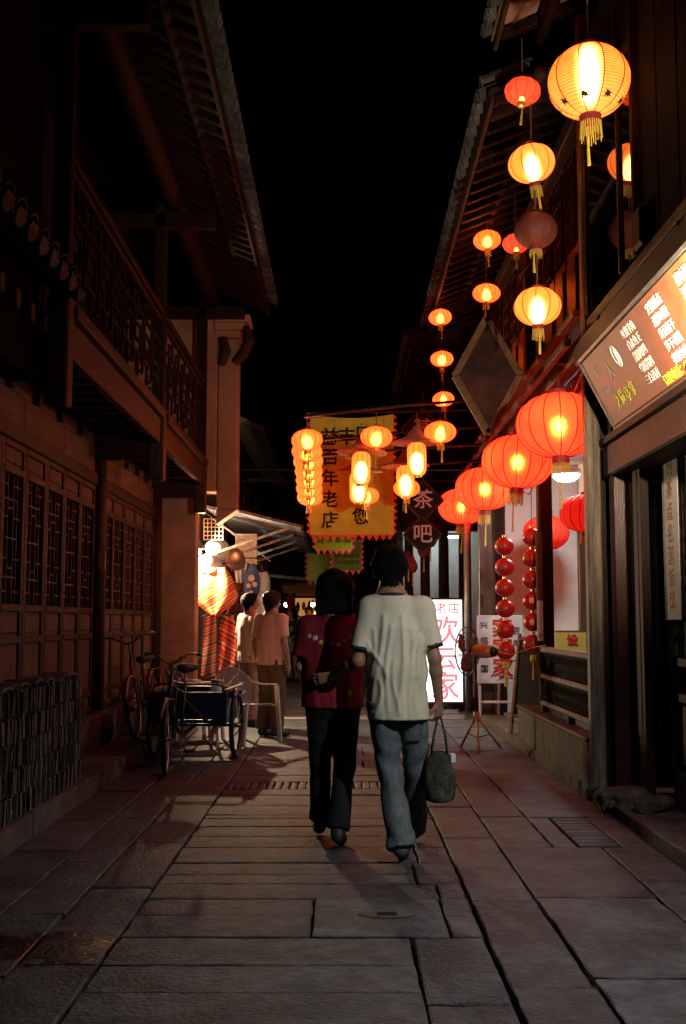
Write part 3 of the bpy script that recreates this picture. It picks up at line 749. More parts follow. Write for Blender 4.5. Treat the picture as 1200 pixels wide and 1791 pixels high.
# window wall: mullions, lattice and lit panes
for yy in (7.86, 7.30, 6.74, 6.18): sp('window_stile', MB().box(2.27, 2.35, yy - .035, yy + .035, .30, 2.75, .008), 'timber_dark')
for z in (.78, 1.02, 2.45, 2.68): sp('window_rail', MB().box(2.285, 2.335, 5.5, 7.83, z, z + .06, .006), 'timber_dark')
for a in (7.335, 6.775, 6.215):
    sp('lit_pane', MB().box(2.345, 2.352, a, a + .49, 1.08, 2.45), 'lit_shop')
    b = MB()
    for k in range(1, 12): b.box(2.325, 2.342, a, a + .49, 1.08 + k * .112, 1.08 + k * .112 + .04)
    for k in range(1, 7): b.box(2.321, 2.343, a + k * .07 - .02, a + k * .07 + .02, 1.08, 2.45)
    sp('window_lattice', b, 'timber_dark')
    sp('lower_panel', MB().box(2.30, 2.33, a + .02, a + .47, .36, .76, .01), 'timber_dark')
# beams over the shop, mouldings and ledge above the sign
sp('lintel_beam', MB().box(2.00, 2.25, 2.5, 8.52, 2.42, 2.66, .014), 'timber_y')
sp('soffit', MB().box(1.98, 2.9, 2.5, 8.52, 2.67, 2.72), 'timber_dark')
sp('ledge_beam', MB().box(1.80, 2.06, 2.5, 8.53, 3.30, 3.46, .016), 'timber_y')
sp('ledge_moulding', MB().box(1.84, 2.06, 2.5, 8.53, 3.465, 3.52, .012), 'timber_pale')
sp('ledge_rail', MB().box(1.90, 2.06, 2.5, 8.53, 3.60, 3.68, .012), 'timber_y')
sp('ledge_board', MB().box(1.93, 2.06, 2.5, 8.53, 3.522, 3.598), 'timber_dark')
sp('upper_wall', MB().box(2.20, 2.3, 2.5, 8.5, 2.74, 6.4), 'near_black')
# upstairs glazed windows beside the corner post, boards nearer the camera
for yy in (8.45, 7.42, 7.04): sp('upper_stile', MB().box(1.885, 1.945, yy - .025, yy + .025, 3.69, 5.6, .008), 'timber_shaded')
for a, b_ in ((7.447, 8.423), (7.067, 7.393)):
    sp('upper_pane', MB().box(1.905, 1.912, a, b_, 3.70, 5.15), 'glass_dark'); sp('transom_panel', MB().box(1.90, 1.93, a, b_, 5.20, 5.58, .01), 'near_black')
    sp('upper_bar', MB().box(1.89, 1.94, a, b_, 5.152, 5.198), 'timber_shaded')
for i in range(7): sp('wall_board', MB().box(1.93, 1.96, 7.01 - (i + 1) * .42 + .006, 7.01 - i * .42 - .006, 3.69, 5.6, .008), 'near_black')  # blackened in colour, as if the globe lantern did not reach them
sp('carved_block', MB().box(1.86, 1.98, 6.78, 6.98, 3.69, 3.95, .02), 'timber_shaded')
sp('upper_lintel', MB().box(1.85, 2.12, 2.5, 8.53, 5.62, 5.8, .014), 'near_black')

def right_roof(root, off, y0, y1, ex, ez, slope, under, tilt=0.0, depth=2.2, step=.26):
    def rp(name, mb, m): o = mb.obj(name, m, root); o.location = tuple(-c for c in off); return o
    zz = lambda y: ez + tilt * (y - y0)
    rme = MB().bar((0, 0, 0), (depth, 0, depth * slope), .085, .075, c=.008).mesh('rafter', 'timber_shaded')
    y = y0 + .05
    while y < y1:
        inst('rafter', rme, root, (ex + .05 - off[0], y - off[1], zz(y) - off[2])); y += step
    d = depth + .1
    rp('roof_boards', MB().add([(ex, y0, zz(y0) + .05), (ex, y1, zz(y1) + .05), (ex + d, y1, zz(y1) + .05 + d * slope), (ex + d, y0, zz(y0) + .05 + d * slope), (ex, y0, zz(y0) + .085), (ex, y1, zz(y1) + .085), (ex + d, y1, zz(y1) + .085 + d * slope), (ex + d, y0, zz(y0) + .085 + d * slope)], [(0, 1, 2, 3), (4, 7, 6, 5), (0, 4, 5, 1), (2, 6, 7, 3), (1, 5, 6, 2), (0, 3, 7, 4)]), under)
    rp('eave_board', MB().bar((ex + .03, y0, zz(y0) + .02), (ex + .03, y1, zz(y1) + .02), .03, .10), 'timber_y')
    y = y0 + .05
    while y < y1:
        inst('eave_tile', tile_up, root, (ex - .05 - off[0], y - off[1], zz(y) + .165 - off[2]), (0, math.atan(slope), math.pi), (1, 1, 1))
        inst('drip_tile', tile_dn, root, (ex - .08 - off[0], y + .11 - off[1], zz(y) + .12 - off[2]), (0, math.atan(slope), math.pi)); y += .22
right_roof(sh_, (2.2, 7, 0), 5.2, 8.75, 1.22, 6.02, .40, 'plaster', step=.55)
sp('eave_purlin', MB().tube([(1.62, 5.2, 6.10), (1.62, 8.75, 6.10)], .06, 10), 'timber_y', True)

# ---- lit menu sign leaning out under the ledge
SGN_T = Vector((1.765, 8.10, 3.235)); SGN_B = Vector((2.005, 8.10, 2.755))
sg = empty('menu_sign', tuple(SGN_B), label='long brown menu sign with white Chinese lettering leaning out over the shop', cat='sign')
up = (SGN_T - SGN_B); SH = up.length; up.normalize()
ax_x = Vector((0, -1, 0)); nrm = ax_x.cross(up)
def sgm(x, y, lift=.012, tilt=0.0):
    o = ax_x * x + up * y + nrm * lift
    m = Matrix((ax_x, up, nrm)).transposed().to_4x4(); m.translation = o
    return m @ Matrix.Rotation(tilt, 4, 'Z')
fm = Matrix((ax_x, up, nrm)).transposed().to_4x4()
inst('sign_panel', MB().box(0, 5.4, 0, SH, -.06, .006, .01).xf(fm).mesh('sign_panel', 'sign_film'), sg)
for a, b_ in ((-.028, 0.0), (SH, SH + .028)): inst('sign_frame', MB().box(-.02, 5.4, a, b_, -.07, .018, .004).xf(fm).mesh('sign_frame', 'iron'), sg)
inst('sign_frame', MB().box(-.03, -.0, 0.001, SH - .001, -.069, .017, .004).xf(fm).mesh('sign_frame', 'iron'), sg)
def st(body, size, m, x, y, tilt=0, sx=1, bold=0): return text('lettering', body, size, m, sg, None, mtx=sgm(x, y, .011, tilt), ext=.0015, sx=sx, bold=bold)
st('人', .13, 'ink_pale', .52, .33, .1); st('石', .075, 'ink_pale', .22, .40); 
for i, ch in enumerate('茶人古道'): st(ch, .05, 'ink_pale', .18 + .045 * i, .26 - .012 * i)
lg = MB().torus((0, 0, 0), .062, .006, 'z', 28, 6)
for a in (.2, .7, 1.2): lg.tube([(-.03 + .02 * a, -.05, 0), (.0 + .02 * a, 0, .003), (.01 + .015 * a, .045, 0)], .005, 6)
o = lg.obj('logo', 'ink_white', sg); o.matrix_local = sgm(.79, .38, .012, .2) @ Matrix.Diagonal((.8, 1.25, 1, 1))
for i, ch in enumerate('之辰亭拿'): st(ch, .115, 'ink_yellow', .36 + .135 * i, .125 + .012 * (i % 2), .1)
dishes = ['红烧羊肉', '白水鱼王', '酱爆螺丝', '乌镇酱鸭', '三白酒香', '定胜糕点', '清炒时蔬', '臭豆腐干', '笋干老鸭', '农家小炒', '荷叶粉肉', '河虾一盘', '红烧划水', '姑嫂饼香', '手工年糕']
for c in range(4):
    for r_ in range(5):
        st(dishes[(c * 5 + r_) % 15], .072, 'ink_white', 1.22 + .58 * c, .45 - .083 * r_, 0, 1.0, .0006)
st('订座电话：0573-', .078, 'ink_yellow', 1.66, .045, 0, 1.05, .001)
for d in (.3, 2.2): inst('sign_hook', MB().tube([(0, -d, SH * .9 * up.z), (.02, -d, .75)], .008, 6).xf(Matrix.Translation((up.x * SH * .9 + .02, 0, 0))).mesh('sign_hook', 'iron'), sg)

# hooded lamp under the sign, shining up on it
sl = empty('sign_lamp', (1.98, 5.30, 2.52), label='small hooded lamp shining up at the menu sign, past the right edge', cat='lamp')
inst('arm', MB().tube([(.06, 0, .0), (-.1, 0, -.06), (-.24, .0, -.03)], .012, 8).mesh('arm', 'iron', True), sl)
inst('hood', MB().lathe([(.03, -.10), (.05, -.08), (.075, .02), (.072, .022), (.046, -.07), (.028, -.092)], 16).xf(Matrix.Translation((-.25, 0, .03)) @ Matrix.Rotation(R(-52), 4, 'X') @ Matrix.Rotation(R(16), 4, 'Y')).mesh('hood', 'black_metal', True), sl)
inst('bulb', MB().lathe([(0, -.04), (.02, -.035), (.03, -.01), (.02, .015), (0, .02)], 12).xf(Matrix.Translation((-.25, .02, .04))).mesh('bulb', 'lamp_white', True), sl)
l = bpy.data.lights.new('sign_lamp_light', 'SPOT'); l.energy = 480; l.color = (1.0, .80, .56); l.shadow_soft_size = .03; l.spot_size = R(125); l.spot_blend = .6
lo = bpy.data.objects.new('sign_lamp_light', l); link(lo, sl); lo.location = (-.25, .05, .06)
lo.rotation_euler = Vector((.20, .72, .46)).to_track_quat('-Z', 'Y').to_euler()
# unseen lamp added right of view to light the man's back; plates trim its spill
wlp = empty('unseen_lamp', (2.0, 4.3, 2.55), label='unseen lamp added past the right edge, with plates to cut its light', cat='lamp')
inst('bracket', MB().tube([(.1, 0, .1), (-.1, 0, .12), (-.38, 0, .05)], .014, 8).mesh('bracket', 'iron', True), wlp)
inst('socket', MB().lathe([(0, .06), (.028, .06), (.034, 0), (.028, -.06), (0, -.06)], 12, (-.38, 0, 0)).mesh('socket', 'black_metal', True), wlp)
inst('bulb', MB().lathe([(0, -.17), (.025, -.165), (.042, -.14), (.045, -.115), (.03, -.08), (.024, -.055)], 14, (-.38, 0, 0)).mesh('bulb', 'lamp_white', True), wlp)
inst('side_shield', MB().box(-.352, -.344, .085, .50, -.34, .10).mesh('side_shield', 'near_black'), wlp)  # added plate, keeps the lamp's light off the shop wall and post
inst('shield', MB().box(-.515, -.505, -.35, .40, -.262, .16).box(-.504, -.1, -.35, .30, .155, .165).mesh('shield', 'near_black'), wlp)  # added plates, keep the lamp's light off the left house front
l = bpy.data.lights.new('unseen_lamp_light', 'POINT'); l.energy = 132; l.color = (.90, .98, 1.0); l.shadow_soft_size = .03
lo = bpy.data.objects.new('unseen_lamp_light', l); link(lo, wlp); lo.location = (-.38, 0, -.20)

# paper notice hanging on the shop window
nt2 = empty('paper_notice', (2.25, 7.62, 2.66), label='long vertical paper notice with red writing hanging in the shop window', cat='notice')
inst('sheet', MB().box(-.004, 0, -.18, .18, -1.32, 0).mesh('sheet', 'paper_notice'), nt2)
inst('rod', MB().tube([(-.002, -.2, 0), (-.002, .2, 0)], .012, 8).mesh('rod', 'timber'), nt2)
for i, ch in enumerate('特色茶点名酒饭菜'): text('lettering', ch, .14, 'dull_red', nt2, (-.008, 0, -.13 - i * .152), (R(90), 0, R(-90)), ext=.001)

# ================================================================== RIGHT: TEAHOUSE WITH VERANDA
th = empty('veranda_house', (2.2, 12, 0), label='timber house with railed veranda and lantern-hung eave on the right', cat='house')
def tp(name, mb, m, smooth=False): o = mb.obj(name, m, th, smooth); o.location = (-2.2, -12, 0); return o
tp('low_wall', MB().box(1.875, 2.12, 8.68, 12.12, -.04, .40, .012), 'kerbstone')
tp('wall_coping', MB().box(1.86, 2.135, 8.68, 12.14, .403, .435, .008), 'timber_y')
for z, hgt in ((.50, .045), (.76, .05), (1.02, .055)): tp('rail', MB().box(1.965, 2.035, 8.68, 11.2, z, z + hgt, .01), 'timber_worn')
bal = MB().lathe([(.0, 0), (.017, 0), (.017, .02), (.009, .035), (.019, .075), (.019, .105), (.009, .14), (.014, .17), (.017, .19), (.017, .21), (0, .21)], 8).mesh('baluster', 'timber_dark', True)
for z in (.547, .811):
    y = 8.76
    while y < 11.12:
        inst('baluster', bal, th, (2.0 - 2.2, y - 12, z)); y += .078
for yy in (8.72, 9.9, 11.16): tp('rail_foot', MB().box(1.97, 2.03, yy - .03, yy + .03, .436, .50), 'timber_dark')
# columns
tp('column', MB().bar((2.13, 11.75, .1), (2.13, 11.75, 3.3), .15, .15, (0, 1, 0), .02), 'timber_dark')
tp('column', MB().bar((2.10, 15.05, .05), (2.10, 15.05, 3.3), .16, .16, (0, 1, 0), .02), 'timber_dark')
tp('column_base', MB().lathe([(0, .12), (.15, .12), (.16, .2), (.11, .27), (0, .27)], 12, (2.13, 11.75, 0)), 'kerbstone')
# end wall and inner wall of the veranda
tp('end_wall', MB().box(2.19, 3.3, 15.0, 15.1, .1, 3.42), 'plaster_white')
tp('dark_panel', MB().box(1.83, 2.185, 15.02, 15.12, .06, 3.3, .01), 'lacquer')
tp('inner_wall', MB().box(3.17, 3.27, 8.7, 15.0, .12, 3.42), 'plaster_white')
for a in (13.9, 13.2, 12.5, 11.8, 11.1, 10.4): # dark door leaves in the inner wall
    tp('door_leaf', MB().box(3.10, 3.165, a, a + .64, .2, 2.6, .012), 'lacquer')
    tp('door_lattice', MB().box(3.085, 3.098, a + .1, a + .54, 1.2, 2.4, .004), 'timber_dark')
tp('door_frame', MB().box(3.08, 3.168, 14.56, 14.66, .12, 2.75, .012), 'lacquer')
tp('door_head', MB().box(3.08, 3.168, 10.3, 14.55, 2.62, 2.75, .012), 'lacquer')
tp('ceiling', MB().box(2.16, 3.3, 8.7, 15.1, 3.425, 3.47), 'plaster_white')
tp('back_return', MB().box(2.2, 3.3, 8.66, 8.70, .12, 3.42), 'timber_dark')
# eave beam over the lanterns, valance fretwork
tp('lantern_beam', MB().box(1.90, 2.15, 8.67, 15.4, 3.475, 3.74, .016), 'timber_y')
tp('ledge_moulding', MB().box(1.82, 2.15, 8.67, 15.4, 3.745, 3.80, .012), 'timber_pale')
tp('lantern_rail', MB().box(1.75, 1.81, 8.67, 17.4, 3.50, 3.56, .008), 'timber_y')
for yy in (9.3, 11.2, 13.8, 15.2): tp('rail_arm', MB().box(1.812, 1.90, yy - .03, yy + .03, 3.50, 3.55), 'timber_y')
val = MB()
y = 8.75
while y < 14.9:
    val.box(2.02, 2.045, y, y + .022, 3.18, 3.42); val.box(2.02, 2.045, y + .12, y + .142, 3.26, 3.42); val.box(2.021, 2.044, y + .022, y + .12, 3.26, 3.282); val.box(2.021, 2.044, y + .142, y + .25, 3.34, 3.362); val.box(2.021, 2.044, y - .07, y, 3.18, 3.202)
    y += .27
tp('valance_fretwork', val, 'dull_red')
tp('valance_rail', MB().box(2.01, 2.055, 8.7, 15.0, 3.42, 3.445), 'lacquer')
for a, b_ in ((11.62, -1), (11.88, 1)):
    f = MB()
    for k in range(4):
        z = 3.36 - k * .09; yy = a + b_ * (.34 - .09 * k)
        f.box(2.12, 2.145, min(a, yy), max(a, yy), z, z + .022); f.box(2.121, 2.144, yy - .011, yy + .011, z, z + .09)
    tp('corner_fretwork', f, 'dull_red')
# upper storey: posts, shutters and lattice
tp('upper_wall', MB().box(2.10, 2.2, 8.68, 15.4, 3.81, 6.3), 'timber_dark')
for i in range(12):
    a = 8.75 + i * .55
    tp('upper_shutter', MB().box(2.02, 2.095, a, a + .50, 3.86, 5.5, .012), 'lacquer')
    tp('shutter_panel', MB().box(2.002, 2.018, a + .07, a + .43, 4.0, 4.5, .006), 'lacquer')
    b = MB()
    for k in range(5): b.box(2.0, 2.018, a + .06, a + .44, 4.62 + k * .18, 4.645 + k * .18)
    for k in range(4): b.box(1.998, 2.019, a + .07 + k * .115, a + .09 + k * .115, 4.6, 5.42)
    tp('shutter_lattice', b, 'timber')
for yy in (11.6, 15.2): tp('upper_post', MB().box(1.93, 2.06, yy - .07, yy + .07, 3.81, 5.75, .014), 'timber')
tp('upper_lintel', MB().box(1.94, 2.12, 8.68, 15.4, 5.52, 5.68, .014), 'timber_y')
tp('eave_purlin', MB().tube([(1.62, 8.7, 5.80), (1.62, 15.5, 5.66)], .06, 10), 'timber_y', True)
right_roof(th, (2.2, 12, 0), 8.8, 15.6, 1.2, 5.60, .40, 'timber_dark', tilt=-.018)
# ceiling lamp in the veranda
cl = empty('ceiling_lamp', (2.62, 13.0, 3.42), label='round white ceiling lamp glowing in the veranda', cat='lamp')
inst('rim', MB().lathe([(0, 0), (.17, 0), (.185, -.03), (.17, -.06), (.155, -.06)], 24).mesh('rim', 'white_plastic', True), cl)
cl.location = (2.62, 13.0, 3.10)
inst('stem', MB().tube([(0, 0, .32), (0, 0, 0)], .03, 10).mesh('stem', 'white_plastic', True), cl)
inst('glass_dome', MB().lathe([(.153, -.05), (.15, -.085), (.115, -.12), (.06, -.14), (0, -.145)], 24).mesh('glass_dome', 'lamp_cool', True), cl)

# ================================================================== RIGHT, FARTHER: house with columns and lit gaps
fh = empty('columned_house', (1.6, 19, 0), label='dark house with thick columns and pale lit gaps behind the light box', cat='house')
def hp(name, mb, m, smooth=False): o = mb.obj(name, m, fh, smooth); o.location = (-1.6, -19, 0); return o
hp('pale_wall', MB().box(1.0, 3.4, 19.6, 19.7, 0, 4.6), 'plaster_white')
for i, x in enumerate((1.10, 1.37, 1.68, 2.0)): hp('column', MB().tube([(x, 18.6, 0), (x, 18.6, 5)], [.075 + .012 * (i % 3), .07], 14), 'timber_dark', True)
hp('beam', MB().box(.95, 3.0, 18.5, 18.72, 2.82, 3.15, .014), 'timber_dark')
hp('upper_wall', MB().box(1.05, 3.4, 18.8, 18.9, 3.16, 6.0), 'timber_dark')
hp('side_wall', MB().box(.95, 1.05, 19.5, 27, 0, 5), 'timber_dark')
right_roof(fh, (1.6, 19, 0), 15.8, 27, 0.95, 5.3, .40, 'timber_dark', tilt=-.02, step=.4)
hp('front_wall', MB().box(2.1, 2.25, 15.6, 18.7, 3.2, 6), 'timber_dark')
tl = empty('tube_lamp', (1.6, 18.95, 2.79), label='cool strip lamp behind the columns of the far right house', cat='lamp')
inst('tube', MB().tube([(-.45, 0, -.04), (.45, 0, -.04)], .016, 8).mesh('tube', 'tube_cool', True), tl); inst('housing', MB().box(-.5, .5, -.03, .03, -.015, .03, .005).mesh('housing', 'white_plastic'), tl)
# dried gourds / red pods hung in front of the columns
hung = [(1.05, 17.9, 2.30, .12), (1.12, 17.9, 2.22, .13), (1.30, 17.9, 2.50, .17), (1.41, 17.9, 2.66, .16)]
for i, (x, yy, z, r_) in enumerate(hung):
    g = empty('red_gourd', (x, yy, z), label=['small dull red gourd hanging left of the pair below the tea sign', 'small dull red gourd hanging right of the pair below the tea sign', 'large dull red gourd hanging left beside the dark column', 'large dull red gourd hanging highest beside the dark column'][i], cat='ornament', group='red gourds by the columns')
    inst('gourd', MB().lathe([(0, -r_), (r_ * .35, -r_ * .9), (r_ * .62, -r_ * .4), (r_ * .6, .1 * r_), (r_ * .35, .6 * r_), (r_ * .2, .9 * r_), (r_ * .12, 1.2 * r_), (0, 1.25 * r_)], 14).mesh('gourd', 'dull_red', True), g)
    inst('string', MB().tube([(0, 0, r_ * 1.2), (0, 0, 2.9 - z)], .004, 5).mesh('string', 'cord'), g)
    inst('tassel', MB().tube([(0, 0, -r_), (0, 0, -r_ - .22)], [.006, .014], 6).mesh('tassel', 'gold_thread'), g)
pp = tag(MB().tube([(1.87, 16.75, 0), (1.87, 16.75, 3.2)], .055, 12).obj('drain_pipe', 'galvanised', None, True), 'pale grey upright pipe beside the light box', 'pipe')

# ---- hung boards
def diamond(label, loc, s, chars, fsz, depth=.025, m='board_black', frame='timber_dark', sx=1.0, sz=1.0):
    e = empty('diamond_plaque', loc, label=label, cat='sign', group='diamond tea signs' if chars else None)
    def dm(r, y0, y1, mm, nm):
        p_ = [(0, -r * sz), (r * sx, 0), (0, r * sz), (-r * sx, 0)]
        vs = [(x, y0, z) for x, z in p_] + [(x, y1, z) for x, z in p_]
        return inst(nm, MB().add(vs, [(0, 1, 2, 3), (7, 6, 5, 4)] + [(i, 4 + i, 4 + (i + 1) % 4, (i + 1) % 4) for i in range(4)]).mesh(nm, mm), e)
    dm(s, 0, depth, m, 'board')
    for i in range(4):
        c4 = [(0, -s * sz), (s * sx, 0), (0, s * sz), (-s * sx, 0)]; a, b_ = c4[i], c4[(i + 1) % 4]
        inst('frame', MB().bar((a[0], depth * .3, a[1]), (b_[0], depth * .3, b_[1]), .035 * s / .3, depth + .02, (0, 1, 0), .004).mesh('frame', frame), e)
    if chars: text('lettering', chars, fsz, 'ink_pale', e, (0, -.004, 0), ext=.002, bold=.003)
    inst('cord', MB().tube([(0, depth / 2, s * sz), (0, depth / 2, s * sz + .2)], .005, 5).mesh('cord', 'cord'), e)
    return e
diamond('black diamond plaque with the pale character for tea', (1.07, 14.8, 2.93), .27, '茶', .27)
diamond('black diamond plaque with the pale character for bar, lowest of three', (1.06, 14.8, 2.47), .25, '吧', .27)
diamond('black diamond plaque hanging highest of three, half hidden by lanterns', (1.07, 14.8, 3.90), .28, '某', .25)
big = diamond('large framed diamond picture hanging from the eave among the lanterns', (1.37, 10.4, 3.65), .56, None, 0, .04, 'picture_dark', 'timber_pale', .55, 1.0)
inst('hanger', MB().tube([(0, .02, .55), (.3, .02, .95), (.62, .02, 1.3)], .008, 6).mesh('hanger', 'cord'), big)

# ================================================================== LANTERNS
_LC = {}
def lantern_meshes(kind, D):
    k = (kind, D)
    if k in _LC: return _LC[k]
    spec = dict(globe=(.86, 10, .26, 90, 'shade_amber', 'bulb_amber', .012, 30), oblate=(.68, 12, .22, 18, 'shade_orange', 'bulb_warm', .05, 4),
                amber=(.80, 10, .24, 26, 'shade_amber', 'bulb_amber', .02, 6), pink=(.70, 10, .24, 18, 'shade_pinkred', 'bulb_warm', .05, 4),
                satin=(.74, 16, .20, 22, 'shade_red', 'bulb_red', .018, 4), satin_dim=(.74, 16, .20, 22, 'shade_red_dim', None, .018, 4), tube=(1.72, 10, .52, 26, 'shade_tube', 'bulb_tube', .03, 4), dead=(.80, 12, .28, 20, 'lantern_dead', None, .03, 4))[kind]
    hr, n, op, rings, ms, mb_, dep, _ = spec
    Hh = D * hr; a = D / 2; seg = n * 4
    prof = []
    for i in range(rings + 1):
        u = -1 + 2 * i / rings
        if kind == 'tube': r = a * (1 - abs(u) ** 7 * .42)
        else:
            s0 = math.sqrt(1 - op * op); r = a * math.sqrt(max(0, 1 - (u * s0) ** 2)) if kind[:5] != 'satin' else a * (max(0, 1 - abs(u * .985) ** 2.25)) ** (1 / 2.1)
            r = max(r, a * op)
        if kind == 'globe': r *= 1 + .010 * math.sin(i * math.pi)  + (.008 if i % 3 == 0 else 0)
        prof.append((r, u * Hh / 2))
    vs = []; fs = []
    for r, z in prof:
        for j in range(seg):
            t = 2 * math.pi * j / seg; ph = (j % 4) / 4
            g_ = 1 - dep * (abs(math.cos(math.pi * ph)) ** 5)
            vs.append((r * g_ * math.cos(t), r * g_ * math.sin(t), z))
    for i in range(rings):
        for j in range(seg): fs.append((i * seg + j, i * seg + (j + 1) % seg, (i + 1) * seg + (j + 1) % seg, (i + 1) * seg + j))
    out = {}
    out['shade'] = MB().add(vs, fs).mesh('shade', ms, True)
    rb = MB()
    for j in range(n):
        t = 2 * math.pi * j / n
        rb.tube([((r * (1 - dep) + .001) * math.cos(t), (r * (1 - dep) + .001) * math.sin(t), z) for r, z in prof[::max(1, rings // 14)]], .0035 * max(.8, D / .5), 5, False)
    out['ribs'] = rb.mesh('ribs', 'dull_red')
    cr = a * (op if kind != 'tube' else .5)
    cap = lambda z0, z1, k_: MB().lathe([(cr * .62, z0), (cr * k_, z0), (cr * k_, z1), (cr * .62, z1), (cr * .62, z0)], 18)
    out['top_cap'] = cap(Hh / 2 - .006, Hh / 2 + .05 * D, 1.04).mesh('top_cap', 'dull_red', False)
    out['bottom_cap'] = cap(-Hh / 2 - .09 * D, -Hh / 2 + .004, 1.04).mesh('bottom_cap', 'gold' if kind in ('oblate', 'tube', 'pink') else 'dull_red', False)
    if kind != 'tube':
        fr_ = MB(); q = 30; L0 = D * (.24 if kind in ('globe', 'amber') else .17)
        for j in range(q):
            t = 2 * math.pi * j / q; L1 = L0 * random.uniform(.75, 1.1); r = cr * 1.0; ww = cr * .085
            c_, s_ = math.cos(t), math.sin(t); z0 = -Hh / 2 - .08 * D; fl = random.uniform(-.1, .12)
            fr_.bar((r * c_, r * s_, z0), (r * c_ * (1 + fl), r * s_ * (1 + fl), z0 - L1), ww, ww * .6, (c_, s_, 0))
        out['fringe'] = fr_.mesh('fringe', 'gold_thread')
        out['tassel'] = MB().tube([(cr * .3, 0, -Hh / 2 - .1 * D), (cr * .35, 0, -Hh / 2 - .3 * D), (cr * .3, 0, -Hh / 2 - .62 * D)], [.003, .008, .012], 6).mesh('tassel', 'gold_thread')
    if mb_:
        bw, bh, bz = dict(globe=(.10, .30, .05), amber=(.12, .24, -.10), oblate=(.12, .15, -.05), pink=(.07, .1, -.22), satin=(.045, .06, .0), tube=(.26, .55, -.2))[kind]
        out['bulb'] = MB().lathe([(bw * D * math.sin(math.pi * i / 10) + 1e-4, bz * D - bh * D * math.cos(math.pi * i / 10)) for i in range(11)], 12).mesh('bulb', mb_, True)
    _LC[k] = out
    return out
def lantern(kind, loc, D, label, cord=0.3, rot=(0, 0, 0), group=None, name='paper_lantern', skip=()):
    if not any(rot): rot = (random.uniform(-.06, .06), random.uniform(-.06, .06), random.uniform(0, 6.28))
    e = empty(name, loc, label=label, cat='lantern', group=group, rot=rot)
    me = lantern_meshes(kind, D)
    for k, m_ in me.items():
        if k in skip: continue
        inst(k, m_, e)
    hz = D * dict(globe=.86, oblate=.68, amber=.80, pink=.70, satin=.74, satin_dim=.74, tube=1.72, dead=.80)[kind] / 2
    o = inst('cord', MB().tube([(0, 0, hz * .9), (0, 0, hz + cord)], .006, 5).mesh('cord', 'cord'), e)
    if any(rot): o.rotation_euler = (-rot[0], -rot[1], 0); 
    return e
# ---- near string of five in front of the corner post
bl = lantern('globe', (1.575, 6.84, 4.768), .52, 'huge glowing yellow globe lantern with black bat motifs at the top right', 1.1)
for j in range(8):
    t0 = 2 * math.pi * (j + .5) / 8; z0 = -.52 * .86 / 2 * .72; 
    pts = []
    for i in range(14):
        u = 2 * math.pi * i / 14; rr = (1 if i % 2 else .48) * (1.15 if i % 4 < 2 else .8)
        pts.append((t0 + .17 * rr * math.cos(u), z0 + .024 * rr * math.sin(u)))
    vs = []
    for t, z in pts + [(t0, z0)]:
        s0 = math.sqrt(1 - .26 ** 2); r = .26 * math.sqrt(max(0, 1 - (z / (.52 * .43) * s0) ** 2)) + .007; vs.append((r * math.cos(t), r * math.sin(t), z))
    inst('bat_motif', MB().add(vs, [(14, i, (i + 1) % 14) for i in range(14)]).mesh('bat_motif', 'ink'), bl)
rg = MB(); s0_ = math.sqrt(1 - .26 ** 2)
for i in range(1, 26):
    u_ = -1 + 2 * i / 26; rg.torus((0, 0, u_ * .52 * .43), .26 * math.sqrt(1 - (u_ * s0_) ** 2) * 1.003, .0016, 'z', 40, 4)
tag(inst('hoops', rg.mesh('hoops', 'orange_plastic'), bl), kind='stuff')
lantern('pink', (1.445, 8.6, 5.57), .29, 'torn pinkish red lantern at the top of the corner string', .35, (.0, .12, .4), name='torn_lantern', skip=('fringe',))
lantern('amber', (1.508, 8.6, 4.97), .375, 'tilted pale amber lantern below the torn red one', .40, (.10, -.22, .3))
lantern('dead', (1.53, 8.6, 4.42), .345, 'unlit dark red lantern between two amber ones', .22)
lantern('amber', (1.535, 8.6, 3.80), .37, 'bright cream lantern at the bottom of the corner string', .30, (.03, -.05, .7))
lantern('pink', (1.80, 11.28, 5.24), .28, 'red lantern half hidden behind the unlit lantern', .45)
# ---- middle and far strings under the eave
lantern('oblate', (1.575, 11.84, 5.47), .30, 'orange lantern under the eave, upper of the middle pair', .3)
lantern('oblate', (1.569, 11.90, 4.894), .30, 'orange lantern under the eave, lower of the middle pair', .38)
lantern('oblate', (1.275, 14.31, 5.293), .30, 'small orange lantern at the top of the far string of three', .3)
lantern('oblate', (1.297, 14.36, 4.748), .30, 'small orange lantern in the middle of the far string of three', .35)
lantern('oblate', (1.320, 14.45, 4.23), .285, 'small orange lantern at the bottom of the far string of three', .35)
# ---- four big red satin lanterns in a row, two more inside the veranda
SAT = [((1.814, 9.246, 2.965), 'nearest and largest of the big red satin lanterns, behind the corner post'), ((1.771, 11.22, 2.937), 'second of the big red satin lanterns from the corner post'),
       ((1.761, 13.808, 2.968), 'third of the big red satin lanterns from the corner post'), ((1.804, 16.828, 3.055), 'farthest of the four big red satin lanterns in the row')]
for p_, lb in SAT: lantern('satin', p_, .72, lb, .26, group='big red satin lanterns', name='satin_lantern')
lantern('satin_dim', (2.78, 12.75, 2.56), .58, 'red satin lantern inside the veranda, cut by the corner post', .64, group='big red satin lanterns', name='satin_lantern')
lantern('satin_dim', (2.57, 14.06, 2.44), .58, 'red satin lantern inside the veranda, behind the dark column', .76, group='big red satin lanterns', name='satin_lantern')

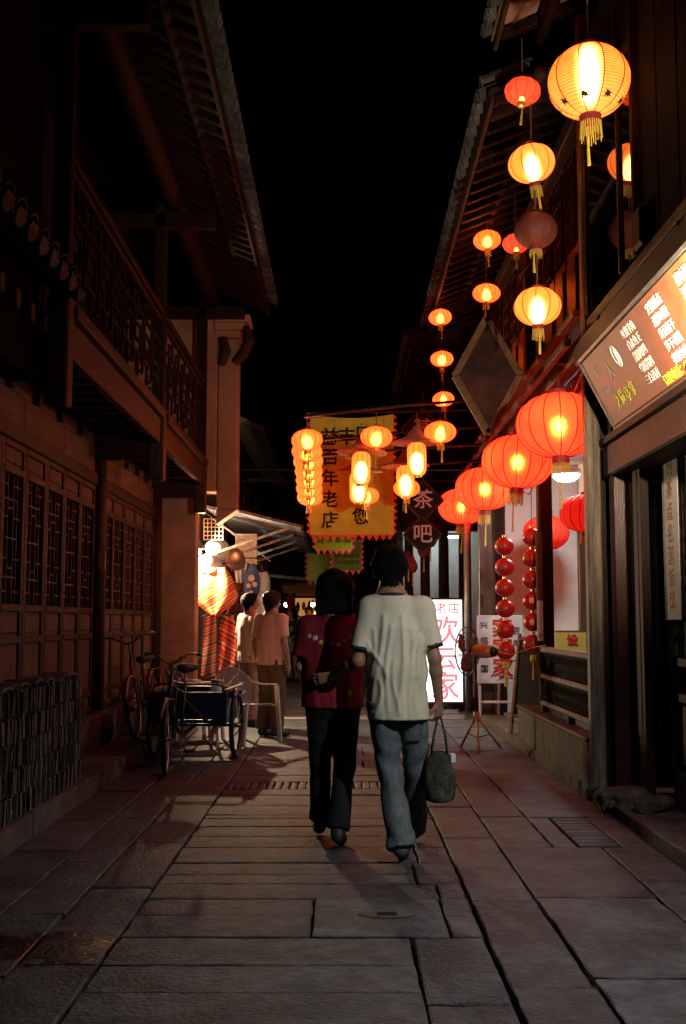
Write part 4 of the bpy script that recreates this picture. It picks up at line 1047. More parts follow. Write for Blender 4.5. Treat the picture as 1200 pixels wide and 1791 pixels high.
# ---- poles across the lane with lanterns and straw hats
POL = [(12.30, -.44, 3.605, 3.83), (13.4, -.46, 3.50, 3.70), (14.2, -.48, 3.42, 3.60), (15.0, -.50, 3.30, 3.50)]
for i, (yy, x0, z0, z1) in enumerate(POL):
    tag(MB().tube([(x0, yy, z0), (.7, yy, (z0 + z1) / 2 + .012), (1.98, yy, z1)], .018, 8).obj('bamboo_pole', 'timber', None, True),
        ['nearest thin bamboo pole reaching out across the lane with lanterns', 'second thin bamboo pole reaching out across the lane', 'third thin bamboo pole reaching out across the lane', 'farthest thin bamboo pole reaching out across the lane'][i], 'pole', 'poles across the lane')
row = [(-.403, 12.35, 3.344), (-.415, 12.71, 3.269), (-.413, 13.07, 3.208), (-.417, 13.43, 3.14), (-.42, 13.79, 3.074), (-.431, 14.15, 3.009), (-.434, 14.51, 2.94)]
nth = ['nearest', 'second', 'third', 'fourth', 'fifth', 'sixth', 'farthest']
for i, p_ in enumerate(row): lantern('oblate', p_, .35 if i < 3 else .335, f'{nth[i]} orange lantern of the receding row at the left of the yellow banner', .12, group='row of lanterns at the pole tips')
rope = tag(MB().tube([(-.40, 12.25, 3.60), (-.415, 13.07, 3.46), (-.42, 13.8, 3.33), (-.435, 14.6, 3.18)], .006, 6).obj('rope', 'cord'), 'thin rope along the pole tips carrying the receding lantern row', 'rope')
lantern('oblate', (1.087, 12.32, 3.43), .355, 'orange lantern with long tassel hanging right from the nearest pole', .12)
lantern('oblate', (.372, 12.3, 3.37), .355, 'orange lantern hanging mid lane before the yellow banner', .16)
def hat_lantern(p_, D, lb):
    e = lantern('tube', p_, D, lb, .34, name='hat_lantern', group='straw-hat lanterns')
    z = D * 1.72 / 2
    inst('straw_hat', MB().lathe([(.30 * D / .22, z - .01), (.29 * D / .22, z + .012), (.14, z + .06), (.09, z + .10), (.03, z + .19), (0, z + .2)], 22).mesh('straw_hat', 'straw', True), e)
hat_lantern((.207, 12.6, 3.06), .215, 'tall cylinder lantern under a straw hat, left in front of the yellow banner')
hat_lantern((.835, 12.5, 3.152), .215, 'tall cylinder lantern under a straw hat, right of the yellow banner')
hat_lantern((.193, 13.55, 2.96), .22, 'cylinder lantern under a straw hat, lower left before the yellow banner')
hat_lantern((.765, 13.55, 3.03), .22, 'cylinder lantern under a straw hat, lower right beside the yellow banner')
lantern('oblate', (.30, 14.1, 2.91), .315, 'small orange lantern peeping out behind the lower left straw-hat lantern', .45)
lantern('oblate', (.81, 14.1, 3.01), .335, 'small orange lantern peeping out behind the lower right straw-hat lantern', .45)

# ================================================================== BANNERS
def banner(label, x0, x1, ztop, zbot, y, m, pm, tri=.055, right=True, left=True, wav=.02):
    e = empty('cloth_banner', ((x0 + x1) / 2, y, ztop), label=label, cat='banner')
    W = x1 - x0; Hh = ztop - zbot; nx, nz = 24, 30; vs = []; fs = []
    f = lambda u, v: wav * math.sin(u * 7 + v * 2.2) * (.3 + .7 * v) + wav * .5 * math.sin(v * 9 + u * 3)
    for th_ in (0, .006):
        for j in range(nz + 1):
            for i in range(nx + 1):
                u, v = i / nx, j / nz; sag = .05 * W * (1 - (2 * u - 1) ** 2) * (1 - v) ** 3
                vs.append((-W / 2 + W * u * (1 - .0 * v), f(u, v) + th_, -Hh * v - sag))
    n = (nx + 1) * (nz + 1)
    for t_ in (0, 1):
        for j in range(nz):
            for i in range(nx): a = t_ * n + j * (nx + 1) + i; fs.append((a, a + 1, a + nx + 2, a + nx + 1))
    inst('cloth', MB().add(vs, fs).mesh('cloth', m, True), e)
    # pennant teeth: each its own scrap of cloth
    def tooth(p, q, o, nm):
        vs = [p, q, o]; vs = vs + [(x, y_ + .005, z) for x, y_, z in vs]
        inst('pennant_tooth', MB().add(vs, [(0, 1, 2), (5, 4, 3), (0, 3, 4, 1), (1, 4, 5, 2), (2, 5, 3, 0)]).mesh('pennant_tooth', pm), e)
    nt_ = max(3, int(W / tri / 1.6)); s = W / nt_
    for i in range(nt_):
        u = (i + .5) / nt_; yy = f(u, 1); tooth((-W / 2 + i * s, yy, -Hh + .004), (-W / 2 + (i + 1) * s, yy, -Hh + .004), (-W / 2 + (i + .5) * s + random.uniform(-.008, .008), yy + random.uniform(-.01, .01), -Hh - tri * 1.5 * random.uniform(.85, 1.1)), 0)
    ns = max(3, int(Hh / tri / 1.6)); s2 = Hh / ns
    for sd, on in ((1, right), (-1, left)):
        if not on: continue
        for i in range(ns):
            z = -i * s2; yy = f(1 if sd > 0 else 0, (i + .5) / ns); tooth((sd * W / 2, yy, z), (sd * W / 2, yy, z - s2), (sd * (W / 2 + tri * random.uniform(.8, 1.15)), yy, z - s2 / 2), 0)
    return e, f, W, Hh
ba, f_, W_, H_ = banner('large yellow shop banner with black Chinese lettering and red pennant edges', -.436, .674, 4.10, 2.47, 14.8, 'banner_yellow', 'pennant_red')
def bt(ch, u, v, sz): text('lettering', ch, sz, 'ink', ba, (-W_ / 2 + W_ * u, f_(u, v) - .006, -H_ * v), ext=.0015, bold=.004)
bt('益', .235, .20, .26); bt('丰', .44, .20, .26); bt('回', .66, .19, .26)
for i, ch in enumerate('百年老店'): bt(ch, .24, .37 + .173 * i, .24)
bt('您', .60, .86, .23)
inst('rod', MB().tube([(-.62, 0, .012), (.7, 0, .03), (1.87, 0, .06)], .014, 8).mesh('rod', 'timber', True), ba)
b2, f2, W2, H2 = banner('small yellow-green banner with pink pennant edge below the yellow banner', -.40, .13, 2.62, 2.36, 16.2, 'banner_green', 'pennant_pink', .05, True, True, .008)
for i, ch in enumerate('酒茶饭面'): text('lettering', ch, .11, 'ink', b2, (-.2 + .13 * i, -.014, -.12), ext=.001)
inst('rod', MB().tube([(-.3, 0, .0), (.3, 0, .0)], .012, 8).mesh('rod', 'timber', True), b2); inst('cord', MB().tube([(-.25, 0, 0), (-.25, 0, .9)], .004, 5).mesh('cord', 'cord'), b2); inst('cord', MB().tube([(.25, 0, 0), (.25, 0, .9)], .004, 5).mesh('cord', 'cord'), b2)
b3, f3, W3, H3 = banner('dark green banner with small lettering behind the walking couple', -.17, .29, 2.62, 2.12, 17.5, 'banner_dkgreen', 'pennant_pink', .05, True, True, .008)
for r_ in range(2): text('lettering', '百年老店欢迎', .065, 'ink', b3, (0, -.016, -.28 - .1 * r_), ext=.001)
inst('rod', MB().tube([(-.3, 0, .0), (.9, 0, .0)], .012, 8).mesh('rod', 'timber', True), b3); inst('cord', MB().tube([(.2, 0, 0), (.2, 0, .9)], .004, 5).mesh('cord', 'cord'), b3)
b4, f4, W4, H4 = banner('faded green banner at the left behind the lantern row', -.58, -.22, 2.44, 1.98, 18.2, 'banner_dkgreen', 'dull_red', .05, True, True, .008)
inst('cord', MB().tube([(0, 0, 0), (0, 0, 1.2)], .004, 5).mesh('cord', 'cord'), b4)
tag(MB().tube([(-1.6, 16.2, 3.53), (2.2, 16.2, 3.53)], .012, 6).obj('banner_wire', 'wire'), 'wire across the lane carrying the green banner', 'wire')
tag(MB().tube([(-1.6, 17.5, 3.53), (2.2, 17.5, 3.53)], .012, 6).obj('banner_wire', 'wire'), 'wire across the lane farther back carrying the dark green banner', 'wire')
tag(MB().tube([(-1.6, 18.2, 3.65), (1.2, 18.2, 3.65)], .012, 6).obj('banner_wire', 'wire'), 'farthest wire across the lane carrying the faded green banner', 'wire')

# ================================================================== VERANDA THINGS
# strings of small red balls
def ball_string(label, x, y, ztop, n, r_, cord):
    e = empty('red_ball_string', (x, y, ztop), label=label, cat='ornament', group='strings of red balls')
    bm_ = MB().lathe([(r_ * math.sin(math.pi * i / 12) + 1e-4, -r_ * .92 * math.cos(math.pi * i / 12)) for i in range(13)], 20).mesh('ball', 'red_gloss', True)
    cp = MB().lathe([(0, -.012), (r_ * .22, -.012), (r_ * .22, .012), (0, .012)], 10).mesh('gold_ring', 'gold')
    for i in range(n):
        b = inst('ball', bm_, e, (random.uniform(-.006, .006), 0, -r_ - i * (2 * r_ * .92 + .03)))
        inst('gold_ring', cp, e, (0, 0, -r_ + r_ * .92 + .014 - i * (2 * r_ * .92 + .03)))
        b.rotation_euler = (0, 0, random.uniform(-.4, .4))
        text('gold_mark', '福', r_ * .6, 'gold', b, (-r_ * .55, -r_ * .795, 0), (R(90), 0, R(-34)), ext=.002)
    zb = -n * (2 * r_ * .92 + .03)
    inst('tassel_knot', MB().box(-.035, .035, -.03, .03, zb - .075, zb, .008).mesh('tassel_knot', 'gold_thread'), e)
    inst('tassel', MB().tube([(0, 0, zb - .07), (0, 0, zb - .26)], [.012, .02], 8).mesh('tassel', 'gold_thread'), e)
    inst('cord', MB().tube([(0, 0, -.01), (0, 0, cord)], .004, 5).mesh('cord', 'cord'), e)
ball_string('string of six glossy red balls hanging left in front of the white poster', 1.74, 12.0, 2.235, 6, .105, 1.25)
ball_string('string of red balls half hidden by the narrow board on the dark column', 2.03, 11.95, 2.33, 6, .107, 1.12)
# narrow vertical board on the column
vb = empty('vertical_board', (2.055, 11.62, 1.12), label='narrow pale vertical board hung on the dark veranda column', cat='board')
inst('board', MB().box(-.045, .02, -.02, .0, 0, 1.12, .004).mesh('board', 'timber_pale'), vb); inst('edge', MB().box(.021, .033, -.02, .0, 0, 1.12).mesh('edge', 'lacquer'), vb)
inst('white_panel', MB().box(-.043, .018, -.024, -.0205, .005, .42).mesh('white_panel', 'poster_white'), vb); text('lettering', '印', .05, 'ink', vb, (-.012, -.026, .05))
# white poster on an easel stand
ps = empty('poster_stand', (2.0, 14.3, .12), label='white poster with big red characters on a low wooden easel', cat='sign', rot=(0, 0, R(-4)))
inst('poster', MB().box(-.29, .29, -.02, 0, .42, 1.28, .004).mesh('poster', 'poster_white'), ps)
for x in (-.26, .26): inst('leg', MB().bar((x, .015, .0), (x, .015, .9), .035, .03, c=.004).mesh('leg', 'plastic_pink'), ps)
inst('stretcher', MB().box(-.243, .243, 0.003, .03, .17, .2, .003).mesh('stretcher', 'plastic_pink'), ps)
inst('rear_leg', MB().bar((0, .06, .9), (0, .4, 0), .03, .03).mesh('rear_leg', 'plastic_pink'), ps)
for i in range(3): text('red_character', '家', .27, 'ink_red', ps, (.03, -.024, 1.10 - i * .25), bold=.005, ext=.002)
text('lettering', '百', .10, 'ink', ps, (.21, -.024, 1.08)); text('lettering', '年', .10, 'ink', ps, (.21, -.024, .92)); text('lettering', '临', .11, 'ink', ps, (-.2, -.024, .95)); text('lettering', '兴', .10, 'ink', ps, (-.2, -.024, 1.15)); text('lettering', '国', .10, 'ink', ps, (-.2, -.024, .6))
inst('ink_branch', MB().tube([(-.12, -.022, .5), (-.05, -.022, .6), (.05, -.022, .66), (.2, -.022, .72)], .006, 5).mesh('ink_branch', 'ink'), ps)
inst('red_branch', MB().tube([(-.05, -.022, .46), (.05, -.022, .5), (.18, -.022, .48)], .004, 5).mesh('red_branch', 'ink'), ps)
# light box
lb = empty('light_box', (1.40, 17.1, .08), label='glowing white light box sign with red Chinese characters beside the man', cat='sign')
inst('case', MB().box(-.44, .44, 0.002, .16, 0, 1.60, .006).mesh('case', 'timber'), lb)
inst('lit_face', MB().box(-.415, .415, -.006, .0, .03, 1.57).mesh('lit_face', 'lightbox'), lb)
for z0, z1 in ((0, .028), (1.572, 1.60)): inst('frame', MB().box(-.44, .44, -.02, .0, z0, z1).mesh('frame', 'timber_pale'), lb)
for x0, x1 in ((-.44, -.416), (.416, .44)): inst('frame', MB().box(x0, x1, -.021, .001, .0285, 1.5715).mesh('frame', 'timber_pale'), lb)
for i, ch in enumerate('百年老店'): text('lettering', ch, .18, 'lit_red', lb, (-.27 + .188 * i, -.009, 1.43), ext=.001, bold=.002)
for i, (ch, z) in enumerate((('欢', 1.08), ('云', .66), ('家', .24))): text('large_character', ch, .44 - .06 * (i == 1), 'lit_pink', lb, (.15, -.009, z), rot=(R(90), 0, 0), ext=.001, bold=.006)
for x in (-.38, .38): inst('foot', MB().box(x - .04, x + .04, -.03, .19, -.08, -.001).mesh('foot', 'black_metal'), lb)
# A-frame blackboard
af = empty('easel_board', (1.98, 12.32, .0), label='dark wooden easel board standing at the end of the low wall', cat='board', rz=R(-58))
inst('board', MB().bar((0, .04, .22), (0, .13, 1.02), .42, .014, (0, 1, 0)).mesh('board', 'board_black'), af)
for s in (-1, 1): inst('leg', MB().bar((s * .235, .0, .0), (s * .215, .14, 1.10), .04, .03, (0, 1, 0), .004).mesh('leg', 'timber_pale'), af); inst('rear_leg', MB().bar((s * .2, .42, .0), (s * .2, .15, 1.06), .03, .025, (0, 1, 0), .004).mesh('rear_leg', 'timber'), af)
for z, yy in ((.2, .03), (1.05, .135)): inst('cross_bar', MB().box(-.21, .21, yy - .016, yy + .016, z - .02, z + .02, .003).mesh('cross_bar', 'timber_pale'), af)
af.location.z = .085
# yellow notice behind the railing
ys = empty('yellow_sign', (2.78, 13.7, .98), label='small yellow sign with a red character above the veranda railing', cat='sign')
inst('board', MB().box(-.19, .19, 0, .02, -.05, .22, .004).mesh('board', 'board_yellow'), ys); text('red_character', '设', .14, 'ink_red', ys, (.02, -.004, .11), bold=.004)
for x in (-.15, .15): inst('leg', MB().box(x - .015, x + .015, .021, .045, -.86, .2).mesh('leg', 'timber_dark'), ys)
for a, b_ in ((.215, .225),): inst('edge', MB().box(-.19, .19, -.004, .021, .2205, .232).mesh('edge', 'timber_pale'), ys)

# pedestal fan on a tripod
fn = empty('pedestal_fan', (1.37, 11.6, 0), label='orange-lit pedestal fan on a tripod in front of the light box', cat='fan')
inst('pole', MB().tube([(0, 0, .33), (0, 0, .98)], .014, 10).mesh('pole', 'black_metal', True), fn)
inst('hub', MB().lathe([(0, .30), (.032, .30), (.032, .40), (0, .40)], 12).mesh('hub', 'orange_plastic', True), fn)
for x, y in ((-.29, .18), (.15, -.22), (.12, .30)):
    inst('leg', MB().tube([(0, 0, .36), (x, y, .012)], .012, 8).mesh('leg', 'orange_plastic', True), fn)
    inst('brace', MB().tube([(0, 0, .14), (x * .55, y * .55, .165)], .006, 6).mesh('brace', 'black_metal'), fn)
inst('motor', MB().lathe([(0, .13), (.062, .12), (.072, .06), (.07, -.05), (.05, -.10), (0, -.11)], 18, axis='x').xf(Matrix.Translation((.07, 0, 1.02))).mesh('motor', 'orange_plastic', True), fn)
inst('motor_cap', MB().lathe([(0, .175), (.04, .17), (.058, .132), (0, .131)], 16, axis='x').xf(Matrix.Translation((.07, 0, 1.02))).mesh('motor_cap', 'black_metal', True), fn)
cg = MB()
for rr, xo in ((.245, -.10), (.19, -.14), (.13, -.165), (.07, -.18), (.19, -.055), (.13, -.04)): cg.torus((xo, 0, 1.02), rr, .0025, 'x', 36, 5)
cg.torus((-.10, 0, 1.02), 0.248, .007, 'x', 36, 6)
for k in range(30):
    t = 2 * math.pi * k / 30; c_, s_ = math.cos(t), math.sin(t)
    cg.tube([(-.185, .03 * c_, 1.02 + .03 * s_), (-.165, .11 * c_, 1.02 + .11 * s_), (-.135, .20 * c_, 1.02 + .20 * s_), (-.10, .245 * c_, 1.02 + .245 * s_), (-.055, .19 * c_, 1.02 + .19 * s_), (-.035, .06 * c_, 1.02 + .06 * s_)], .0018, 4, False)
inst('guard', cg.mesh('guard', 'iron'), fn)
for k in range(3):
    t = 2 * math.pi * k / 3 + .4; vs = []; nn = 8
    for i in range(nn + 1):
        for j in range(5):
            rr = .03 + .185 * i / nn; aa = t + (j / 4 - .5) * 1.5 * (.5 + .5 * math.sin(math.pi * (i / nn) ** .7)); vs.append((-.10 + .03 * (j / 4 - .5), rr * math.cos(aa), 1.02 + rr * math.sin(aa)))
    fs = [(i * 5 + j, i * 5 + j + 1, i * 5 + j + 6, i * 5 + j + 5) for i in range(nn) for j in range(4)]
    o = inst('blade', MB().add(vs, fs).mesh('blade', 'dull_red', True), fn); o.modifiers.new('s', 'SOLIDIFY').thickness = .003
fn.rotation_euler = (0, 0, R(-36))
# trailing fan cable to the railing
tag(MB().tube([(1.52, 11.56, 1.02), (1.75, 11.7, .98), (1.95, 11.5, 1.06), (2.0, 11.1, 1.09)], .006, 6).obj('fan_cable', 'orange_plastic'), 'thin cable from the fan to the veranda railing', 'cable')
# wires up on the right
tag(MB().tube([(1.9, 8.7, 3.3), (1.95, 10.5, 2.9), (2.1, 12.5, 2.75), (2.2, 14.9, 3.2)], .006, 6).obj('slack_wire', 'wire'), 'slack dark wire drooping across the white veranda wall', 'wire')
# doormat
tag(MB().box(2.2, 2.75, 13.2, 14.0, .122, .132).obj('door_mat', 'dull_red'), 'small red mat on the veranda floor by the poster', 'mat')
# ================================================================== BICYCLE AND CARGO TRICYCLE
def wheel_parts(parent, name, loc, r=.31, rot=(0, 0, 0), tw=.022):
    w_ = inst(name, MB().torus((0, 0, 0), r - tw - .012, .012, 'y', 32, 6).mesh('rim', 'steel', True), parent, loc, rot); 
    inst('tyre', MB().torus((0, 0, 0), r - tw, tw, 'y', 36, 8).mesh('tyre', 'rubber', True), w_)
    sp_ = MB()
    for k in range(20):
        t = 2 * math.pi * k / 20; o = .02 if k % 2 else -.02; t2 = t + (.35 if k % 4 < 2 else -.35)
        sp_.tube([(.022 * math.cos(t2), o, .022 * math.sin(t2)), ((r - tw - .012) * math.cos(t), 0, (r - tw - .012) * math.sin(t))], .0016, 4, False)
    inst('spokes', sp_.mesh('spokes', 'steel'), w_)
    inst('hub', MB().lathe([(0, -.045), (.012, -.045), (.012, -.03), (.024, -.025), (.024, .025), (.012, .03), (.012, .045), (0, .045)], 12, axis='y').mesh('hub', 'steel', True), w_)
    return w_
def fender(parent, loc, r, a0, a1, m):
    vs = []; fs = []; n = 16
    for i in range(n + 1):
        t = R(a0 + (a1 - a0) * i / n)
        for j in range(5):
            s = j / 4 - .5; rr = r + .018 - .02 * (2 * s) ** 2; vs.append((rr * math.cos(t), s * .058, rr * math.sin(t)))
    fs = [(i * 5 + j, i * 5 + j + 1, i * 5 + j + 6, i * 5 + j + 5) for i in range(n) for j in range(4)]
    o = inst('fender', MB().add(vs, fs).mesh('fender', m, True), parent, loc); o.modifiers.new('s', 'SOLIDIFY').thickness = .002
def saddle(parent, loc):
    vs = []; fs = []; n, q = 10, 12
    for i in range(n + 1):
        u = i / n; x = -.13 + .27 * u; wd = .095 * (1 - u) ** .7 + .022; hz = .03 + .01 * math.sin(u * 3.1)
        for j in range(q):
            t = 2 * math.pi * j / q; vs.append((x, wd * math.cos(t), hz * (math.sin(t) if math.sin(t) > 0 else math.sin(t) * 1.4)))
    fs = [(i * q + j, i * q + (j + 1) % q, (i + 1) * q + (j + 1) % q, (i + 1) * q + j) for i in range(n) for j in range(q)] + [tuple(range(q)), tuple(n * q + j for j in range(q))[::-1]]
    inst('saddle', MB().add(vs, fs).mesh('saddle', 'rubber', True), parent, loc)
def bars(parent, loc, w=.29, steer=0.0):
    e = inst('handlebar', MB().tube([(-.16, -w, .06), (-.05, -w * .95, .075), (.03, -w * .62, .07), (.0, -w * .2, .0), (0, 0, -.01), (.0, w * .2, .0), (.03, w * .62, .07), (-.05, w * .95, .075), (-.16, w, .06)], .011, 8).mesh('handlebar', 'steel', True), parent, loc, (0, 0, steer))
    for s in (-1, 1):
        inst('grip', MB().tube([(-.06, s * w * .955, .075), (-.17, s * w, .06)], .017, 8).mesh('grip', 'rubber', True), e)
        inst('brake_lever', MB().tube([(-.02, s * w * .9, .07), (.02, s * w * .95, .05), (-.08, s * w * .99, .035)], .005, 6).mesh('brake_lever', 'steel', True), e)
    inst('bell', MB().lathe([(0, .03), (.018, .027), (.026, .012), (.026, 0), (0, 0)], 12, (.01, .09, .02)).mesh('bell', 'steel', True), e)
    return e
def crank(parent, loc, m='steel'):
    e = inst('chainring', MB().torus((0, 0, 0), .075, .006, 'y', 24, 6).lathe([(0, -.01), (.02, -.01), (.02, .01), (0, .01)], 12, axis='y').bar((-.07, 0, 0), (.07, 0, 0), .006, .012).bar((0, 0, -.07), (0, 0, .07), .006, .012, (1, 0, 0)).mesh('chainring', 'steel'), parent, loc)
    for s in (-1, 1):
        inst('crank_arm', MB().bar((0, s * .05, 0), (s * .10, s * .055, -s * .12), .012, .02).mesh('crank_arm', 'steel'), e)
        inst('pedal', MB().box(s * .10 - .03, s * .10 + .03, s * .06 if s > 0 else -.15, .15 if s > 0 else -.06, -s * .12 - .012, -s * .12 + .012, .004).mesh('pedal', 'rubber'), e)

bk = empty('bicycle', (-2.06, 11.95, .137), label='maroon step-through bicycle leaning against the lattice wall', cat='bicycle', rot=(R(8), 0, R(-92)))
wheel_parts(bk, 'front_wheel', (.53, 0, .31)); wheel_parts(bk, 'rear_wheel', (-.53, 0, .31))
f = MB(); f.tube([(.40, 0, .72), (.22, 0, .42), (-.02, 0, .29)], .016, 8); f.tube([(.415, 0, .62), (.26, 0, .36), (-.02, 0, .27)], .014, 8); f.tube([(-.02, 0, .27), (-.14, 0, .56), (-.17, 0, .66)], .015, 8); f.tube([(.435, 0, .60), (.385, 0, .82)], .018, 8)
for s in (-1, 1): f.tube([(-.02, s * .03, .27), (-.3, s * .045, .29), (-.53, s * .05, .31)], .008, 6); f.tube([(-.14, s * .03, .56), (-.53, s * .05, .31)], .007, 6)
inst('frame', f.mesh('frame', 'maroon_paint', True), bk)
f = MB()
for s in (-1, 1): f.tube([(.44, s * .03, .60), (.46, s * .045, .5), (.53, s * .05, .31)], .009, 6)
f.tube([(.44, -.035, .62), (.44, .035, .62)], .014, 8)
inst('fork', f.mesh('fork', 'maroon_paint', True), bk)
inst('stem', MB().tube([(.385, 0, .80), (.365, 0, .93), (.38, 0, .97)], .012, 8).mesh('stem', 'steel', True), bk)
bars(bk, (.38, 0, .98), .27, R(8)); saddle(bk, (-.2, 0, .80)); inst('seat_post', MB().tube([(-.17, 0, .6), (-.2, 0, .79)], .011, 8).mesh('seat_post', 'steel', True), bk)
crank(bk, (-.02, 0, .27)); inst('chain_guard', MB().box(-.5, .06, .058, .066, .25, .35, .01).mesh('chain_guard', 'maroon_paint'), bk)
fender(bk, (.53, 0, .31), .325, 20, 165, 'maroon_paint'); fender(bk, (-.53, 0, .31), .325, 5, 190, 'maroon_paint')
rk = MB()
for s in (-.06, 0, .06): rk.tube([(-.28, s, .665), (-.74, s, .665)], .005, 6)
for s in (-1, 1): rk.tube([(-.7, s * .06, .66), (-.53, s * .06, .33)], .005, 6)
rk.tube([(-.3, -.06, .665), (-.3, .06, .665)], .005, 6); rk.tube([(-.72, -.06, .665), (-.72, .06, .665)], .005, 6)
inst('rear_rack', rk.mesh('rear_rack', 'black_metal'), bk)
inst('kickstand', MB().tube([(-.45, -.05, .28), (-.42, -.2, .01)], .008, 6).mesh('kickstand', 'steel', True), bk)

tk = empty('cargo_tricycle', (-1.48, 10.42, .0), label='dark blue cargo tricycle with open box, parked facing the camera', cat='tricycle', rot=(0, 0, R(-94)))
wheel_parts(tk, 'front_wheel', (.66, 0, .32), .32, (0, 0, R(9)))
for s in (-1, 1): wheel_parts(tk, 'rear_wheel', (-.62, s * .40, .32), .32, tw=.024)
f = MB(); f.tube([(.50, 0, .78), (.30, 0, .72), (-.05, 0, .66)], .018, 8); f.tube([(.54, 0, .60), (.30, 0, .42), (.06, 0, .28)], .018, 8); f.tube([(.06, 0, .28), (-.03, 0, .55), (-.07, 0, .72)], .016, 8); f.tube([(.56, 0, .58), (.49, 0, .86)], .02, 8)
f.tube([(.06, 0, .28), (-.3, 0, .30), (-.62, 0, .32)], .018, 8); f.tube([(-.62, -.40, .32), (-.62, .40, .32)], .014, 8)
for s in (-1, 1): f.tube([(-.05, 0, .60), (-.2, s * .18, .40), (-.25, s * .3, .36), (-1.15, s * .3, .36)], .014, 6)
inst('frame', f.mesh('frame', 'green_paint', True), tk)
f = MB()
for s in (-1, 1): f.tube([(.565, s * .035, .62), (.58, s * .05, .5), (.66, s * .055, .32)], .010, 6); f.tube([(.52, s * .06, .84), (.60, s * .065, .55), (.66, s * .06, .33)], .005, 6)
f.tube([(.565, -.045, .64), (.565, .045, .64)], .018, 8)
inst('fork', f.mesh('fork', 'black_metal', True), tk)
inst('stem', MB().tube([(.49, 0, .85), (.475, 0, .95), (.49, 0, .98)], .013, 8).mesh('stem', 'steel', True), tk)
bars(tk, (.49, 0, .97), .235, R(9)); saddle(tk, (-.10, 0, .90)); inst('seat_post', MB().tube([(-.065, 0, .7), (-.1, 0, .89)], .012, 8).mesh('seat_post', 'steel', True), tk)
crank(tk, (.06, 0, .28)); fender(tk, (.66, 0, .32), .335, 30, 160, 'black_metal')
# cargo box
bx = inst('cargo_box', MB().box(-1.2, -.26, -.33, .33, .37, .40, .004).mesh('floor', 'blue_paint'), tk)
for s in (-1, 1): inst('side_board', MB().box(-1.2, -.26, s * .345 - .014, s * .345 + .014, .365, .66, .004).mesh('side_board', 'blue_paint'), bx)
inst('front_board', MB().box(-.275, -.245, -.33, .33, .405, .66, .004).mesh('front_board', 'blue_paint'), bx); inst('tail_board', MB().box(-1.205, -1.18, -.33, .33, .405, .66, .004).mesh('tail_board', 'blue_paint'), bx)
for s in (-1, 1): inst('rim_rail', MB().bar((-1.22, s * .36, .675), (-.24, s * .36, .675), .045, .028, c=.004).mesh('rim_rail', 'timber_pale'), bx)
inst('front_hoop', MB().tube([(-.25, -.34, .655), (-.25, -.33, .71), (-.25, -.27, .735), (-.25, .27, .735), (-.25, .33, .71), (-.25, .34, .655)], .010, 8).mesh('front_hoop', 'blue_paint', True), bx)
for s in (-1, 1): fender(tk, (-.62, s * .40, .32), .34, 55, 125, 'blue_paint')
inst('chain', MB().tube([(.05, .02, .355), (-.3, .02, .36), (-.62, .02, .36)], .006, 5).tube([(.05, .02, .205), (-.3, .02, .25), (-.62, .02, .28)], .006, 5).mesh('chain', 'iron'), tk)
gl = empty('tea_glass', (-1.27, 11.25, .42), label='small glass jar standing in the tricycle box', cat='jar')
inst('jar', MB().lathe([(0, 0), (.055, 0), (.06, .02), (.06, .24), (.045, .27), (.045, .29), (0, .29)], 14).mesh('jar', 'white_plastic', True), gl); inst('lid', MB().lathe([(0, .292), (.05, .292), (.05, .325), (0, .33)], 14).mesh('lid', 'steel', True), gl)

